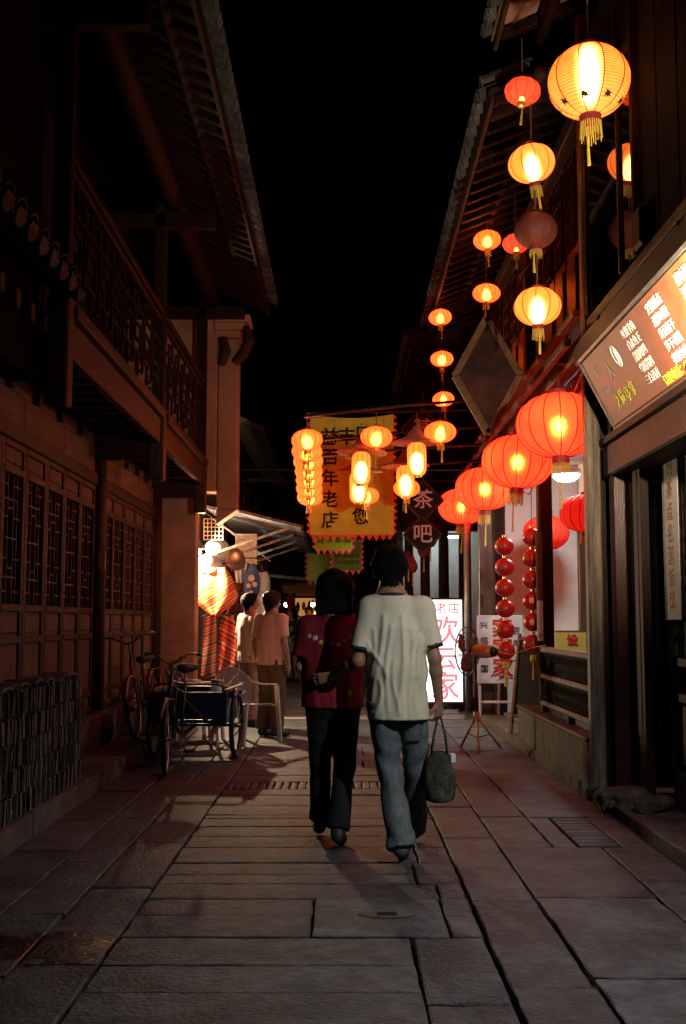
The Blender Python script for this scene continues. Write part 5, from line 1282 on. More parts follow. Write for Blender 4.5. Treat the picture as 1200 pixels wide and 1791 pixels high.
# ================================================================== PLASTIC CHAIRS
def chair(label, loc, rz, group='plastic garden chairs', z=0):
    e = empty('plastic_chair', loc, rz, label, 'chair', group)   # sits facing +y
    if 'm' not in chair.__dict__:
        mm = {}
        # backrest: fan-shaped sheet with pierced holes
        nx, nz = 22, 18; vs = []; fs = []
        for j in range(nz + 1):
            v = j / nz
            for i in range(nx + 1):
                u = 2 * i / nx - 1; half = .20 + .055 * math.sin(v * 1.9); top = .44 + .40 * v * (1 - .30 * u * u * v)
                vs.append((half * u, -.23 - .075 * v + .055 * u * u, top))
        hole = lambda i, j: 5 <= j <= 15 and 3 <= i <= 18 and ((i * 7 + j * 5) % 6 in (0, 1)) and (i + j) % 2 == 0 or (4 <= j <= 14 and i in (6, 15) and j % 3 == 0)
        for j in range(nz):
            for i in range(nx):
                if not hole(i, j): a = j * (nx + 1) + i; fs.append((a, a + 1, a + nx + 2, a + nx + 1))
        mm['backrest'] = MB().add(vs, fs).mesh('backrest', 'plastic_pink', True)
        vs = []; fs = []
        for j in range(11):
            for i in range(11):
                u, v = 2 * i / 10 - 1, j / 10; vs.append(((.215 - .02 * (1 - v)) * u, -.23 + .45 * v, .43 - .022 * (1 - u * u) * math.sin(v * 2.8) - (.03 * max(0, v - .85) / .15)))
        fs = [(j * 11 + i, j * 11 + i + 1, j * 11 + i + 12, j * 11 + i + 11) for j in range(10) for i in range(10)]
        mm['seat'] = MB().add(vs, fs).mesh('seat', 'plastic_pink', True)
        for s in (-1, 1):
            mm[f'arm{s}'] = MB().bar((s * .232, -.26, .70), (s * .262, -.05, .645), .05, .016, c=.004).bar((s * .262, -.055, .645), (s * .258, .17, .635), .055, .016, c=.004).bar((s * .258, .165, .636), (s * .25, .2, .60), .055, .016, c=.004).mesh('armrest', 'plastic_pink', True)
            b = MB().bar((s * .25, .195, .61), (s * .272, .235, .0), .05, .03, (0, 1, 0), .004); mm[f'leg{s}'] = b.mesh('front_leg', 'plastic_pink')
            b = MB().bar((s * .20, -.235, .44), (s * .245, -.33, .0), .05, .028, (0, 1, 0), .004); mm[f'rleg{s}'] = b.mesh('rear_leg', 'plastic_pink')
        chair.m = mm
    for k, me in chair.m.items():
        nm = {'arm': 'armrest', 'leg': 'front_leg', 'rle': 'rear_leg'}.get(k[:3], k); o = inst(nm, me, e)
        if nm in ('backrest', 'seat'): sm = o.modifiers.new('s', 'SOLIDIFY'); sm.thickness = .007
    return e
chair('beige plastic garden chair with pierced back, nearest the two standing men', (-1.05, 12.45, 0), R(-38))
chair('plastic chair behind the tricycle box, turned to face the lane', (-1.62, 12.15, 0), R(-75))
chair('plastic chair behind the tricycle, closest to the plaster wall', (-1.70, 12.95, 0), R(-60))

# ================================================================== CLOTHES STALL BEHIND THE FIRE WALL
stl = empty('market_stall', (-1.6, 16, 0), label='clothes stall with a slanting sheet awning beyond the plaster wall', cat='stall')
def kp(name, mb, m, smooth=False): o = mb.obj(name, m, stl, smooth); o.location = (1.6, -16, 0); return o
# awning of corrugated sheets, each a piece
y = 15.15
for i in range(7):
    n = 10; vs = []; fs = []
    for k in range(n + 1):
        yy = y + .80 * k / n; w_ = .012 * math.sin(k * math.pi)
        off = .014 * (1 if k % 2 else -1)
        vs += [(-1.95, yy, 2.94 + off), (-.56 + random.uniform(-.03, .03), yy, 2.60 + off - .02 * i * .3)]
    fs = [(2 * k, 2 * k + 2, 2 * k + 3, 2 * k + 1) for k in range(n)]
    o = kp('awning_sheet', MB().add(vs, fs), 'tarp'); o.modifiers.new('s', 'SOLIDIFY').thickness = .004
    y += .79
kp('awning_edge', MB().bar((-1.70, 15.13, 2.89), (-.55, 15.13, 2.60), .035, .04), 'timber_worn')
kp('awning_edge', MB().bar((-.56, 15.13, 2.575), (-.58, 20.6, 2.545), .03, .045), 'timber')
for yy in (15.3, 16.6, 17.9, 19.2): kp('strut', MB().bar((-1.93, yy, 2.20), (-.75, yy, 2.60), .03, .035), 'timber_worn'); kp('tie', MB().bar((-1.95, yy + .03, 2.85), (-1.25, yy + .03, 2.35), .012, .012), 'steel')
kp('back_wall', MB().box(-2.6, -2.5, 14.96, 21, 0, 3.4), 'plaster')
kp('rear_screen', MB().box(-2.45, -1.35, 19.9, 19.95, 0, 2.6), 'timber_dark')
kp('counter', MB().box(-2.4, -1.55, 16.0, 19.0, .0, .78, .01), 'timber_dark')
kp('hanging_rail', MB().tube([(-2.3, 15.45, 2.16), (-1.40, 15.45, 2.14)], .012, 8), 'steel', True)
kp('hanging_rail', MB().tube([(-2.3, 16.5, 2.28), (-1.2, 16.5, 2.25)], .012, 8), 'steel', True)
# grid panel, hats, board
gp = empty('wire_grid_panel', (-1.79, 15.35, 2.44), label='white wire grid panel hung above the bright stall lamp', cat='rack')
g_ = MB()
for k in range(6): g_.tube([(-.13 + .052 * k, 0, 0), (-.13 + .052 * k, 0, .3)], .006, 5); g_.tube([(-.135, 0, .004 + .058 * k), (.135, 0, .004 + .058 * k)], .006, 5)
inst('grid', g_.mesh('grid', 'white_plastic'), gp); inst('wire', MB().tube([(0, 0, .29), (0, 0, .46)], .003, 4).mesh('wire', 'wire'), gp)
def hat(label, loc, m, rot):
    e = empty('sun_hat', loc, label=label, cat='hat', group='hats on the stall', rot=rot)
    inst('crown', MB().lathe([(.09, 0), (.085, .07), (.06, .105), (0, .115)], 18).mesh('crown', m, True), e); inst('brim', MB().lathe([(.088, .002), (.175, -.02), (.172, -.026), (.086, -.006)], 22).mesh('brim', m, True), e)
hat('white sun hat glowing beside the stall lamp', (-1.74, 15.50, 2.33), 'white_plastic', (R(70), 0, R(20))); hat('straw sun hat just right of the stall lamp', (-1.50, 15.6, 2.2), 'straw', (R(75), 0, R(40)))
hat('pale hat hanging at the stall front below the white one', (-1.84, 15.42, 2.14), 'white_plastic', (R(60), R(10), R(0)))
bd = empty('cream_board', (-1.48, 17.0, 2.19), label='cream coloured panel with white frame hanging in the stall', cat='board')
inst('panel', MB().box(-.14, .14, 0, .02, .02, .44).mesh('panel', 'board_cream'), bd)
for a in ((-.165, -.14, -.005, .465), (.14, .165, -.005, .465)): inst('frame', MB().box(a[0], a[1], -.008, .025, a[2], a[3], .004).mesh('frame', 'white_plastic'), bd)
for z in (-.005, .44): inst('frame', MB().box(-.139, .139, -.007, .024, z, z + .025, .004).mesh('frame', 'white_plastic'), bd)
inst('wire', MB().tube([(0, .01, .46), (0, .01, .62)], .003, 4).mesh('wire', 'wire'), bd)
# clothes
def drape(name, label, cat, loc, outline, m, depth=.05, folds=3, group='clothes on the stall', rz=0.0, amp=.03):
    """hung cloth: an outline given as (z, xleft, xright) rows, with folds and thickness"""
    e = empty(name, loc, rz, label, cat, group); n = 22; vs = []; fs = []
    zs = [r_[0] for r_ in outline]
    for j in range(25):
        z = zs[0] + (zs[-1] - zs[0]) * j / 24
        k = 0
        while k < len(outline) - 2 and not (outline[k][0] >= z >= outline[k + 1][0]): k += 1
        a, b = outline[k], outline[k + 1]; t = (z - a[0]) / (b[0] - a[0]) if b[0] != a[0] else 0
        xl = a[1] + (b[1] - a[1]) * t; xr = a[2] + (b[2] - a[2]) * t
        for i in range(n + 1):
            u = i / n; vs.append((xl + (xr - xl) * u, amp * math.sin(u * folds * 6.28 + j * .12) + .6 * amp * math.sin(u * folds * 2.3 + j * .2), z))
    fs = [(j * (n + 1) + i, j * (n + 1) + i + 1, (j + 1) * (n + 1) + i + 1, (j + 1) * (n + 1) + i) for j in range(24) for i in range(n)]
    o = inst('cloth', MB().add(vs, fs).mesh('cloth', m, True), e); o.modifiers.new('s', 'SOLIDIFY').thickness = .006
    inst('hanger', MB().tube([(-.12, .0, -.01), (0, 0, .04), (.12, 0, -.01)], .004, 5).tube([(0, 0, .04), (0, 0, .10)], .003, 5).mesh('hanger', 'steel'), e)
    return e
drape('striped_shawl', 'large orange striped shawl spread out below the bright stall lamp', 'shawl', (-1.78, 15.38, 2.06), [(.0, -.2, .16), (-.15, -.26, .26), (-.38, -.28, .34), (-.48, -.25, .30), (-.66, -.02, .06)], 'stripe_orange', folds=2, amp=.02)
drape('striped_poncho', 'red striped poncho hanging below the orange shawl', 'poncho', (-1.60, 15.46, 1.40), [(0, -.06, .08), (-.15, -.1, .14), (-.45, -.13, .17), (-.8, -.12, .13)], 'stripe_red', folds=1.6, amp=.02)
drape('striped_shawl', 'dark striped shawl hanging next to the plaster wall edge', 'shawl', (-1.83, 15.44, 1.40), [(0, -.08, .08), (-.4, -.1, .1), (-.85, -.12, .12)], 'stripe_dark', folds=1.6, amp=.02)
drape('striped_skirt', 'short brown striped cloth at the right end of the orange shawl', 'skirt', (-1.43, 15.55, 1.86), [(0, -.05, .05), (-.2, -.12, .05), (-.45, -.2, .09)], 'stripe_dark', folds=3)
drape('white_dress', 'white patterned dress hanging at the front of the stall', 'dress', (-1.50, 16.42, 2.18), [(0, -.1, .1), (-.06, -.11, .1), (-.2, -.09, .08), (-.45, -.04, .1), (-.66, -.01, .13)], 'white_print', folds=3)
hl = drape('halter_top', 'navy blue halter top with white print in the stall', 'top', (-1.34, 16.35, 2.17), [(0, -.05, .05), (-.10, -.09, .09), (-.22, -.14, .13), (-.42, -.13, .12), (-.62, -.01, .01)], 'navy_print', folds=1, amp=.012)
for dx, dz, s in ((0, -.22, .05), (-.04, -.33, .035), (.05, -.31, .04), (0, -.43, .03)): inst('print_motif', MB().lathe([(0, -.003), (s, -.003), (s * .7, .003), (0, .004)], 9, axis='y').xf(Matrix.Translation((dx, -.03, dz))).mesh('print_motif', 'ink_pale'), hl)
drape('pale_blouse', 'pale blouse hanging behind the navy halter top', 'top', (-1.22, 16.75, 2.06), [(0, -.1, .08), (-.1, -.16, .12), (-.3, -.12, .12), (-.7, -.12, .14)], 'white_plastic', folds=2)
drape('dark_coat', 'dark coat hanging deep in the stall', 'coat', (-1.95, 17.6, 1.75), [(0, -.2, .2), (-.3, -.3, .3), (-1.0, -.3, .3)], 'cloth_black', folds=3)
# bright lamp: enamel shade with bulb
sl2 = empty('stall_lamp', (-1.985, 15.25, 2.30), label='blazing white lamp under an enamel shade at the edge of the plaster wall', cat='lamp')
inst('lamp_shade', MB().lathe([(.02, .13), (.03, .12), (.05, .075), (.11, .01), (.108, .004), (.046, .07), (.02, .118)], 20).mesh('lamp_shade', 'black_metal', True), sl2)
inst('bulb', MB().lathe([(0, -.075), (.03, -.07), (.045, -.04), (.045, -.015), (.03, .02), (.015, .05)], 14).mesh('bulb', 'lamp_white', True), sl2)
inst('cable', MB().tube([(0, 0, .12), (.0, .0, .58)], .004, 5).mesh('cable', 'wire'), sl2)
l = bpy.data.lights.new('stall_lamp_light', 'POINT'); l.energy = 640; l.color = (1.0, .74, .44); l.shadow_soft_size = .04
lo = bpy.data.objects.new('stall_lamp_light', l); link(lo, sl2); lo.location = (0, 0, -.13)
# cool tube in the stall
t2l = empty('stall_tube', (-1.55, 17.8, 2.52), label='cool strip lamp under the stall awning', cat='lamp')
inst('tube', MB().tube([(0, -.5, -.04), (0, .5, -.04)], .015, 8).mesh('tube', 'tube_cool', True), t2l); inst('housing', MB().box(-.03, .03, -.55, .55, -.018, .03, .004).mesh('housing', 'white_plastic'), t2l); inst('hanger', MB().tube([(0, 0, .03), (0, 0, .24)], .004, 5).mesh('hanger', 'wire'), t2l)

# ================================================================== FAR END OF THE LANE
def far_house(label, x0, x1, y0, y1, h, side, name='far_house'):
    e = empty(name, ((x0 + x1) / 2, y0, 0), label=label, cat='house', group='houses at the far end')
    def q(nm, mb, m): o = mb.obj(nm, m, e); o.location = (-(x0 + x1) / 2, -y0, 0)
    q('wall', MB().box(x0, x1, y0, y1, 0, h), 'timber_dark'); xf = x1 if side < 0 else x0
    for k in range(int((y1 - y0) / 1.4)):
        a = y0 + .3 + k * 1.4; q('window', MB().box(min(xf, xf - side * .04), max(xf, xf - side * .04), a, a + .9, 3.2, 4.4), 'lacquer')
        q('door', MB().box(min(xf, xf - side * .05), max(xf, xf - side * .05), a, a + .9, 0.05, 2.3), 'lit_warm' if k % 2 == 0 else 'timber')
    ex = xf - side * .7
    q('roof', MB().add([(ex, y0 - .3, h - .3), (ex, y1 + .3, h - .3), (ex + side * 3, y1 + .3, h + 1.0), (ex + side * 3, y0 - .3, h + 1.0), (ex, y0 - .3, h - .2), (ex, y1 + .3, h - .2), (ex + side * 3, y1 + .3, h + 1.1), (ex + side * 3, y0 - .3, h + 1.1)], [(0, 1, 2, 3), (4, 7, 6, 5), (0, 4, 5, 1), (2, 6, 7, 3), (1, 5, 6, 2), (0, 3, 7, 4)]), 'roof_tile')
far_house('dark house beyond the clothes stall on the left of the lane', -4.5, -2.2, 21.2, 30, 5.2, -1)
far_house('dark house farther off on the right of the lane', 1.2, 4.0, 27.2, 36, 5.0, 1)
far_house('dark house closing the far end of the lane', -3.0, 3.5, 37, 41, 5.5, -1)
fsh = empty('far_shop', (-.75, 33, 0), label='small warm-lit shop front with hanging goods at the far end of the lane', cat='shop')
for nm, mb, m in (('lit_opening', MB().box(-.85, .75, .3, .34, .5, 2.0), 'lit_warm'), ('counter', MB().box(-.9, .8, -.1, .28, 0, .55, .01), 'timber'), ('post', MB().box(-.98, -.88, -.1, .3, 0, 2.5), 'timber_dark'), ('post', MB().box(.78, .88, -.1, .3, 0, 2.5), 'timber_dark'),
                  ('awning', MB().bar((-1.1, -.3, 2.25), (1.0, -.3, 2.25), .9, .05, (0, .4, 1)), 'dull_red'), ('shelf', MB().box(-.84, .74, .1, .28, 1.25, 1.29), 'timber')): inst(nm, mb.mesh(nm, m), fsh)
random.seed(5)
for i in range(9):
    x = -.75 + i * .17; inst('hanging_ware', MB().lathe([(0, -.16), (.04, -.15), (.06, -.05), (.04, .05), (.01, .1), (0, .1)], 8, (x, .05, 1.75 + random.uniform(-.08, .08))).mesh('hanging_ware', ['dull_red', 'cloth_black', 'banner_yellow', 'timber'][i % 4], True), fsh)
    inst('jar', MB().lathe([(0, 0), (.05, 0), (.055, .1), (.03, .15), (0, .15)], 8, (x, .19, 1.292)).mesh('jar', ['banner_green', 'timber_pale', 'ink_red'][i % 3], True), fsh)
def bulb(label, loc, r_, m, L=.5):
    e = empty('hanging_bulb', loc, label=label, cat='lamp', group='bulbs down the lane')
    inst('bulb', MB().lathe([(r_ * math.sin(math.pi * i / 8) + 1e-4, -r_ * math.cos(math.pi * i / 8)) for i in range(9)], 12).mesh('bulb', m, True), e); inst('socket', MB().tube([(0, 0, r_ * .8), (0, 0, r_ * 1.9)], r_ * .5, 8).mesh('socket', 'black_metal'), e); inst('cable', MB().tube([(0, 0, r_ * 1.8), (0, 0, L)], .005, 4).mesh('cable', 'wire'), e)
bulb('bright warm bulb far down the lane left of the woman', (-.73, 27, 1.72), .055, 'bulb_far', 1.8)
bulb('orange glow low at the far stall by the girl', (-1.35, 25.2, 1.30), .06, 'bulb_orange', 1.9); bulb('lower orange bulb beside the girl at the far stall', (-1.40, 24.9, 1.02), .05, 'bulb_far', 2.2)
bulb('yellow bulb just left of the woman shoulder', (-.60, 26, 1.50), .075, 'bulb_orange', 1.8); bulb('small warm bulb between the two walkers', (.09, 26, 1.9), .04, 'bulb_orange', 1.4); bulb('warm bulb at the far left shop front', (-1.75, 27.5, 1.9), .06, 'bulb_far', 1.2); bulb('second warm bulb at the far left shop front', (-1.5, 29.5, 1.75), .06, 'bulb_far', 1.2); bulb('tiny warm bulb beside the man head', (.0, 28, 2.0), .03, 'bulb_orange', 1.4)
wr = tag(MB().tube([(-2.3, 26, 3.6), (0, 26.2, 3.3), (1.3, 26, 3.6)], .008, 5).obj('cable_line', 'wire'), 'cable strung across the far lane carrying bulbs', 'cable')
# far stall with goods
fs_ = empty('far_stall', (-1.45, 24.6, 0), label='small far stall with red goods under a pale sign board', cat='stall')
for nm, mb, m in (('table', MB().box(-.35, .2, 0, 1.6, 0, .75, .01), 'timber'), ('roof', MB().bar((-.6, .8, 2.42), (.55, .8, 2.3), .05, 2.0, (0, 1, 0)), 'timber_dark'), ('post', MB().box(-.38, -.32, -.05, .01, 0, 2.3), 'timber'), ('post', MB().box(.34, .40, -.05, .01, 0, 2.25), 'timber')): inst(nm, mb.mesh(nm, m), fs_)
sg2 = empty('pale_sign_box', (-1.17, 24.1, 1.93), label='small pale sign box hanging far down the lane above the girl', cat='sign')
inst('box', MB().box(-.13, .13, 0, .08, 0, .16, .005).mesh('box', 'board_cream'), sg2); inst('edge', MB().box(-.14, .14, -.004, .085, .161, .18).mesh('edge', 'timber_pale'), sg2); inst('wire', MB().tube([(0, .04, .18), (0, .04, .5)], .004, 4).mesh('wire', 'wire'), sg2)
drape('red_cloth', 'red cloth hanging below the pale sign box', 'cloth', (-1.15, 24.15, 1.84), [(0, -.08, .1), (-.15, -.07, .06), (-.3, -.01, .02)], 'ink_red', folds=2, amp=.01, group=None)
for i, (x, z, m) in enumerate(((-.25, .76, 'ink_red'), (-.1, .76, 'banner_yellow'), (.06, .76, 'pennant_pink'), (-.2, 1.0, 'ink_white'))):
    tag(MB().lathe([(0, 0), (.07, 0), (.085, .04), (.07, .14), (.03, .2), (0, .2)], 12).obj('ware', m, None, True, (-1.45 + x, 24.75, .753 if z < .9 else .953)), ['red jar on the far stall table', 'yellow jar on the far stall table', 'pink jar on the far stall table', 'white jar topmost on the far stall'][i], 'jar', 'wares on the far stall')

# ================================================================== BY THE RIGHT KERB: rocks and weeds
def rock(label, loc, s, seed):
    r = random.Random(seed); e = bmesh.new(); bmesh.ops.create_icosphere(e, subdivisions=3, radius=1)
    for v in e.verts:
        p = v.co; k = 1 + .16 * math.sin(p.x * 3.1 + seed) + .13 * math.sin(p.y * 4.3 + 2 * seed) + .1 * math.sin(p.z * 5.7 + p.x * 2) + r.uniform(-.02, .02)
        v.co = Vector((p.x * s[0] * k, p.y * s[1] * k, max(-.4, p.z) * s[2] * k))
    me = bpy.data.meshes.new('stone'); e.to_mesh(me); e.free(); me.materials.append(M['rock'])
    for p in me.polygons: p.use_smooth = True
    tag(inst('stone', me, None, loc, (0, 0, r.uniform(0, 3))), label, 'stone', 'stones by the corner post')
rock('larger rounded stone at the foot of the corner post', (2.02, 8.02, .075), (.24, .15, .10), 2); rock('smaller long stone in front of the larger one by the shop step', (2.10, 7.72, .09), (.17, .09, .075), 5)
def weed(label, loc, n, h, seed):
    r = random.Random(seed); e = empty('weed', loc, label=label, cat='plant', group='weeds in the kerb')
    for i in range(n):
        a = r.uniform(0, 6.28); L = h * r.uniform(.6, 1.2); b = MB(); vs = []; w_ = .012 * r.uniform(.7, 1.4); q = 5; out = r.uniform(.3, .9)
        for k in range(q + 1):
            t = k / q; rr = L * out * t; z = L * (t - .55 * out * t * t); ww = w_ * math.sin(math.pi * (.12 + .86 * t)); vs += [(rr * math.cos(a) - ww * math.sin(a), rr * math.sin(a) + ww * math.cos(a), z), (rr * math.cos(a) + ww * math.sin(a), rr * math.sin(a) - ww * math.cos(a), z + .002)]
        inst('leaf', b.add(vs, [(2 * k, 2 * k + 1, 2 * k + 3, 2 * k + 2) for k in range(q)]).mesh('leaf', 'leaf'), e)
weed('tuft of weeds at the foot of the corner post', (1.83, 8.5, .0), 16, .15, 1); weed('tuft of weeds beside the rounded stones', (1.80, 7.85, .0), 14, .12, 2)
# ================================================================== PEOPLE
def hand_prims(wr, d, palm_n, s=1.0, curl=.5, side=1):
    """palm and five unequal, bent fingers; d = direction of the hand, palm_n = way the palm faces"""
    d = Vector(d).normalized(); n = Vector(palm_n); n = (n - d * n.dot(d)).normalized(); a = d.cross(n) * side   # a points to the thumb side
    w_ = Vector(wr); out = []
    pc = [w_ + d * .02 * s, w_ + d * .085 * s]
    for o in (-.022, 0, .022): out.append(P(tuple(w_ + d * .012 * s + a * o * .7 * s), tuple(w_ + d * .085 * s + a * o * s), .017 * s, .015 * s, .012))
    for i, (o, L) in enumerate(((.030, .070), (.010, .078), (-.010, .072), (-.029, .056))):
        k0 = w_ + d * (.09 - abs(o) * .2) * s + a * o * s; d1 = (d + n * curl * .7).normalized(); d2 = (d * (1 - curl) + n * curl * 1.6).normalized()
        k1 = k0 + d1 * L * .5 * s; k2 = k1 + d2 * L * .5 * s
        out += [P(tuple(k0), tuple(k1), .0095 * s, .0085 * s, .004), P(tuple(k1), tuple(k2), .0085 * s, .007 * s, .004)]
    t0 = w_ + d * .028 * s + a * .026 * s; t1 = t0 + (d * .7 + a * .7 + n * .35).normalized() * .04 * s; t2 = t1 + (d * .9 + a * .15 + n * .6).normalized() * .032 * s
    out += [P(tuple(t0), tuple(t1), .0125 * s, .0105 * s, .008), P(tuple(t1), tuple(t2), .0105 * s, .008 * s, .004)]
    return out
def rotz(p, c, a):
    x, y = p[0] - c[0], p[1] - c[1]; return (c[0] + x * math.cos(a) - y * math.sin(a), c[1] + x * math.sin(a) + y * math.cos(a), p[2])
def head_prims(c, s=1.0, turn=0.0):
    """skull, jaw, nose, brow, lips, ears; c = head centre"""
    def q(dx, dy, dz): return rotz((c[0] + dx * s, c[1] + dy * s, c[2] + dz * s), c, turn)
    H_ = [P(q(0, -.018, .03), q(0, .012, .03), .084 * s, .082 * s, .03, .90, 1.0, rz=turn), P(q(0, .02, -.02), q(0, .035, -.075), .066 * s, .042 * s, .04, .92, 1, rz=turn),
          P(q(0, .088, .012), q(0, .108, -.022), .009 * s, .014 * s, .012), P(q(-.03, .082, .03), q(.03, .082, .03), .011 * s, None, .015),
          P(q(-.016, .085, -.052), q(.016, .085, -.052), .009 * s, None, .010)]
    for k in (-1, 1): H_.append(P(q(k * .078, -.006, .012), q(k * .08, -.004, -.02), .012 * s, .010 * s, .010, .55, 1.3, rz=turn)); H_.append(P(q(k * .018, .088, -.022), q(k * .016, .09, -.024), .009 * s, None, .008))
    return H_
def eyes(parent, c, s, turn):
    for k in (-1, 1):
        p = rotz((c[0] + k * .031 * s, c[1] + .076 * s, c[2] + .008 * s), c, turn)
        inst('eye', MB().lathe([(.012 * s * math.sin(math.pi * i / 8) + 1e-4, -.009 * s * math.cos(math.pi * i / 8)) for i in range(9)], 10).mesh('eye', 'ink', True), parent, p)
def folds(seed, amp=.006, hang=1.0, fx=62.0):
    r = random.Random(seed); ph = [r.uniform(0, 6.28) for _ in range(8)]
    def f(X, Y, Z):
        u = X * fx + Y * fx * .7
        wv = 1.0 * np.sin(u + 2.2 * np.sin(Z * 3.1 + ph[0]) + ph[1]) * .55 + np.sin(u * 1.9 + Z * 5 + 1.6 * np.sin(Z * 7 + X * 9 + ph[2]) + ph[3]) * .3 + np.sin((X * .9 - Z) * 48 + 2.4 * np.sin(X * 15 + ph[4]) + ph[5]) * .45 * np.clip(1.3 * np.sin(Z * 6.5 + X * 5 + ph[6]), 0, 1)
        low = np.clip((1.42 - Z) / .5, .15, 1) if hang else 1
        return amp * wv * low
    return f
def creases(lines, base):
    """soft ridges of cloth along given lines (x0, z0, x1, z1, width, height) plus the general folds"""
    def f(X, Y, Z):
        d = base(X, Y, Z)
        for x0, z0, x1, z1, w_, a_ in lines:
            dx, dz = x1 - x0, z1 - z0; L2 = dx * dx + dz * dz
            t = np.clip(((X - x0) * dx + (Z - z0) * dz) / L2, 0, 1)
            bend = .012 * np.sin(t * 5 + x0 * 40)
            e = np.abs((X - x0 - dx * t) + bend) ; e2 = np.sqrt(e * e + (Z - z0 - dz * t) ** 2)
            d = d - a_ * np.exp(-(e2 / w_) ** 2) * np.sin(np.pi * np.clip(t * .8 + .2, 0, 1)) ** .5 * (Y < .02)
        return d
    return f
def leg_folds(seed, amp=.005):
    r = random.Random(seed); ph = [r.uniform(0, 6.28) for _ in range(6)]
    return lambda X, Y, Z: amp * (np.sin(Z * 42 + 3 * np.sin(X * 17 + ph[0]) + 2 * np.sin(Z * 9) + ph[1]) * .6 * (np.exp(-((Z - .46) / .13) ** 2) + np.exp(-((Z - .10) / .10) ** 2) + .25) + np.sin(X * 45 + Z * 8 + ph[2]) * .5)
def hair_disp(seed):
    return lambda X, Y, Z: .0025 * np.sin(X * 190 + 6 * np.sin(Z * 22 + seed)) * np.sin(Y * 150 + 5 * np.sin(Z * 19)) + .003 * np.sin(X * 60 + Z * 25 + seed)

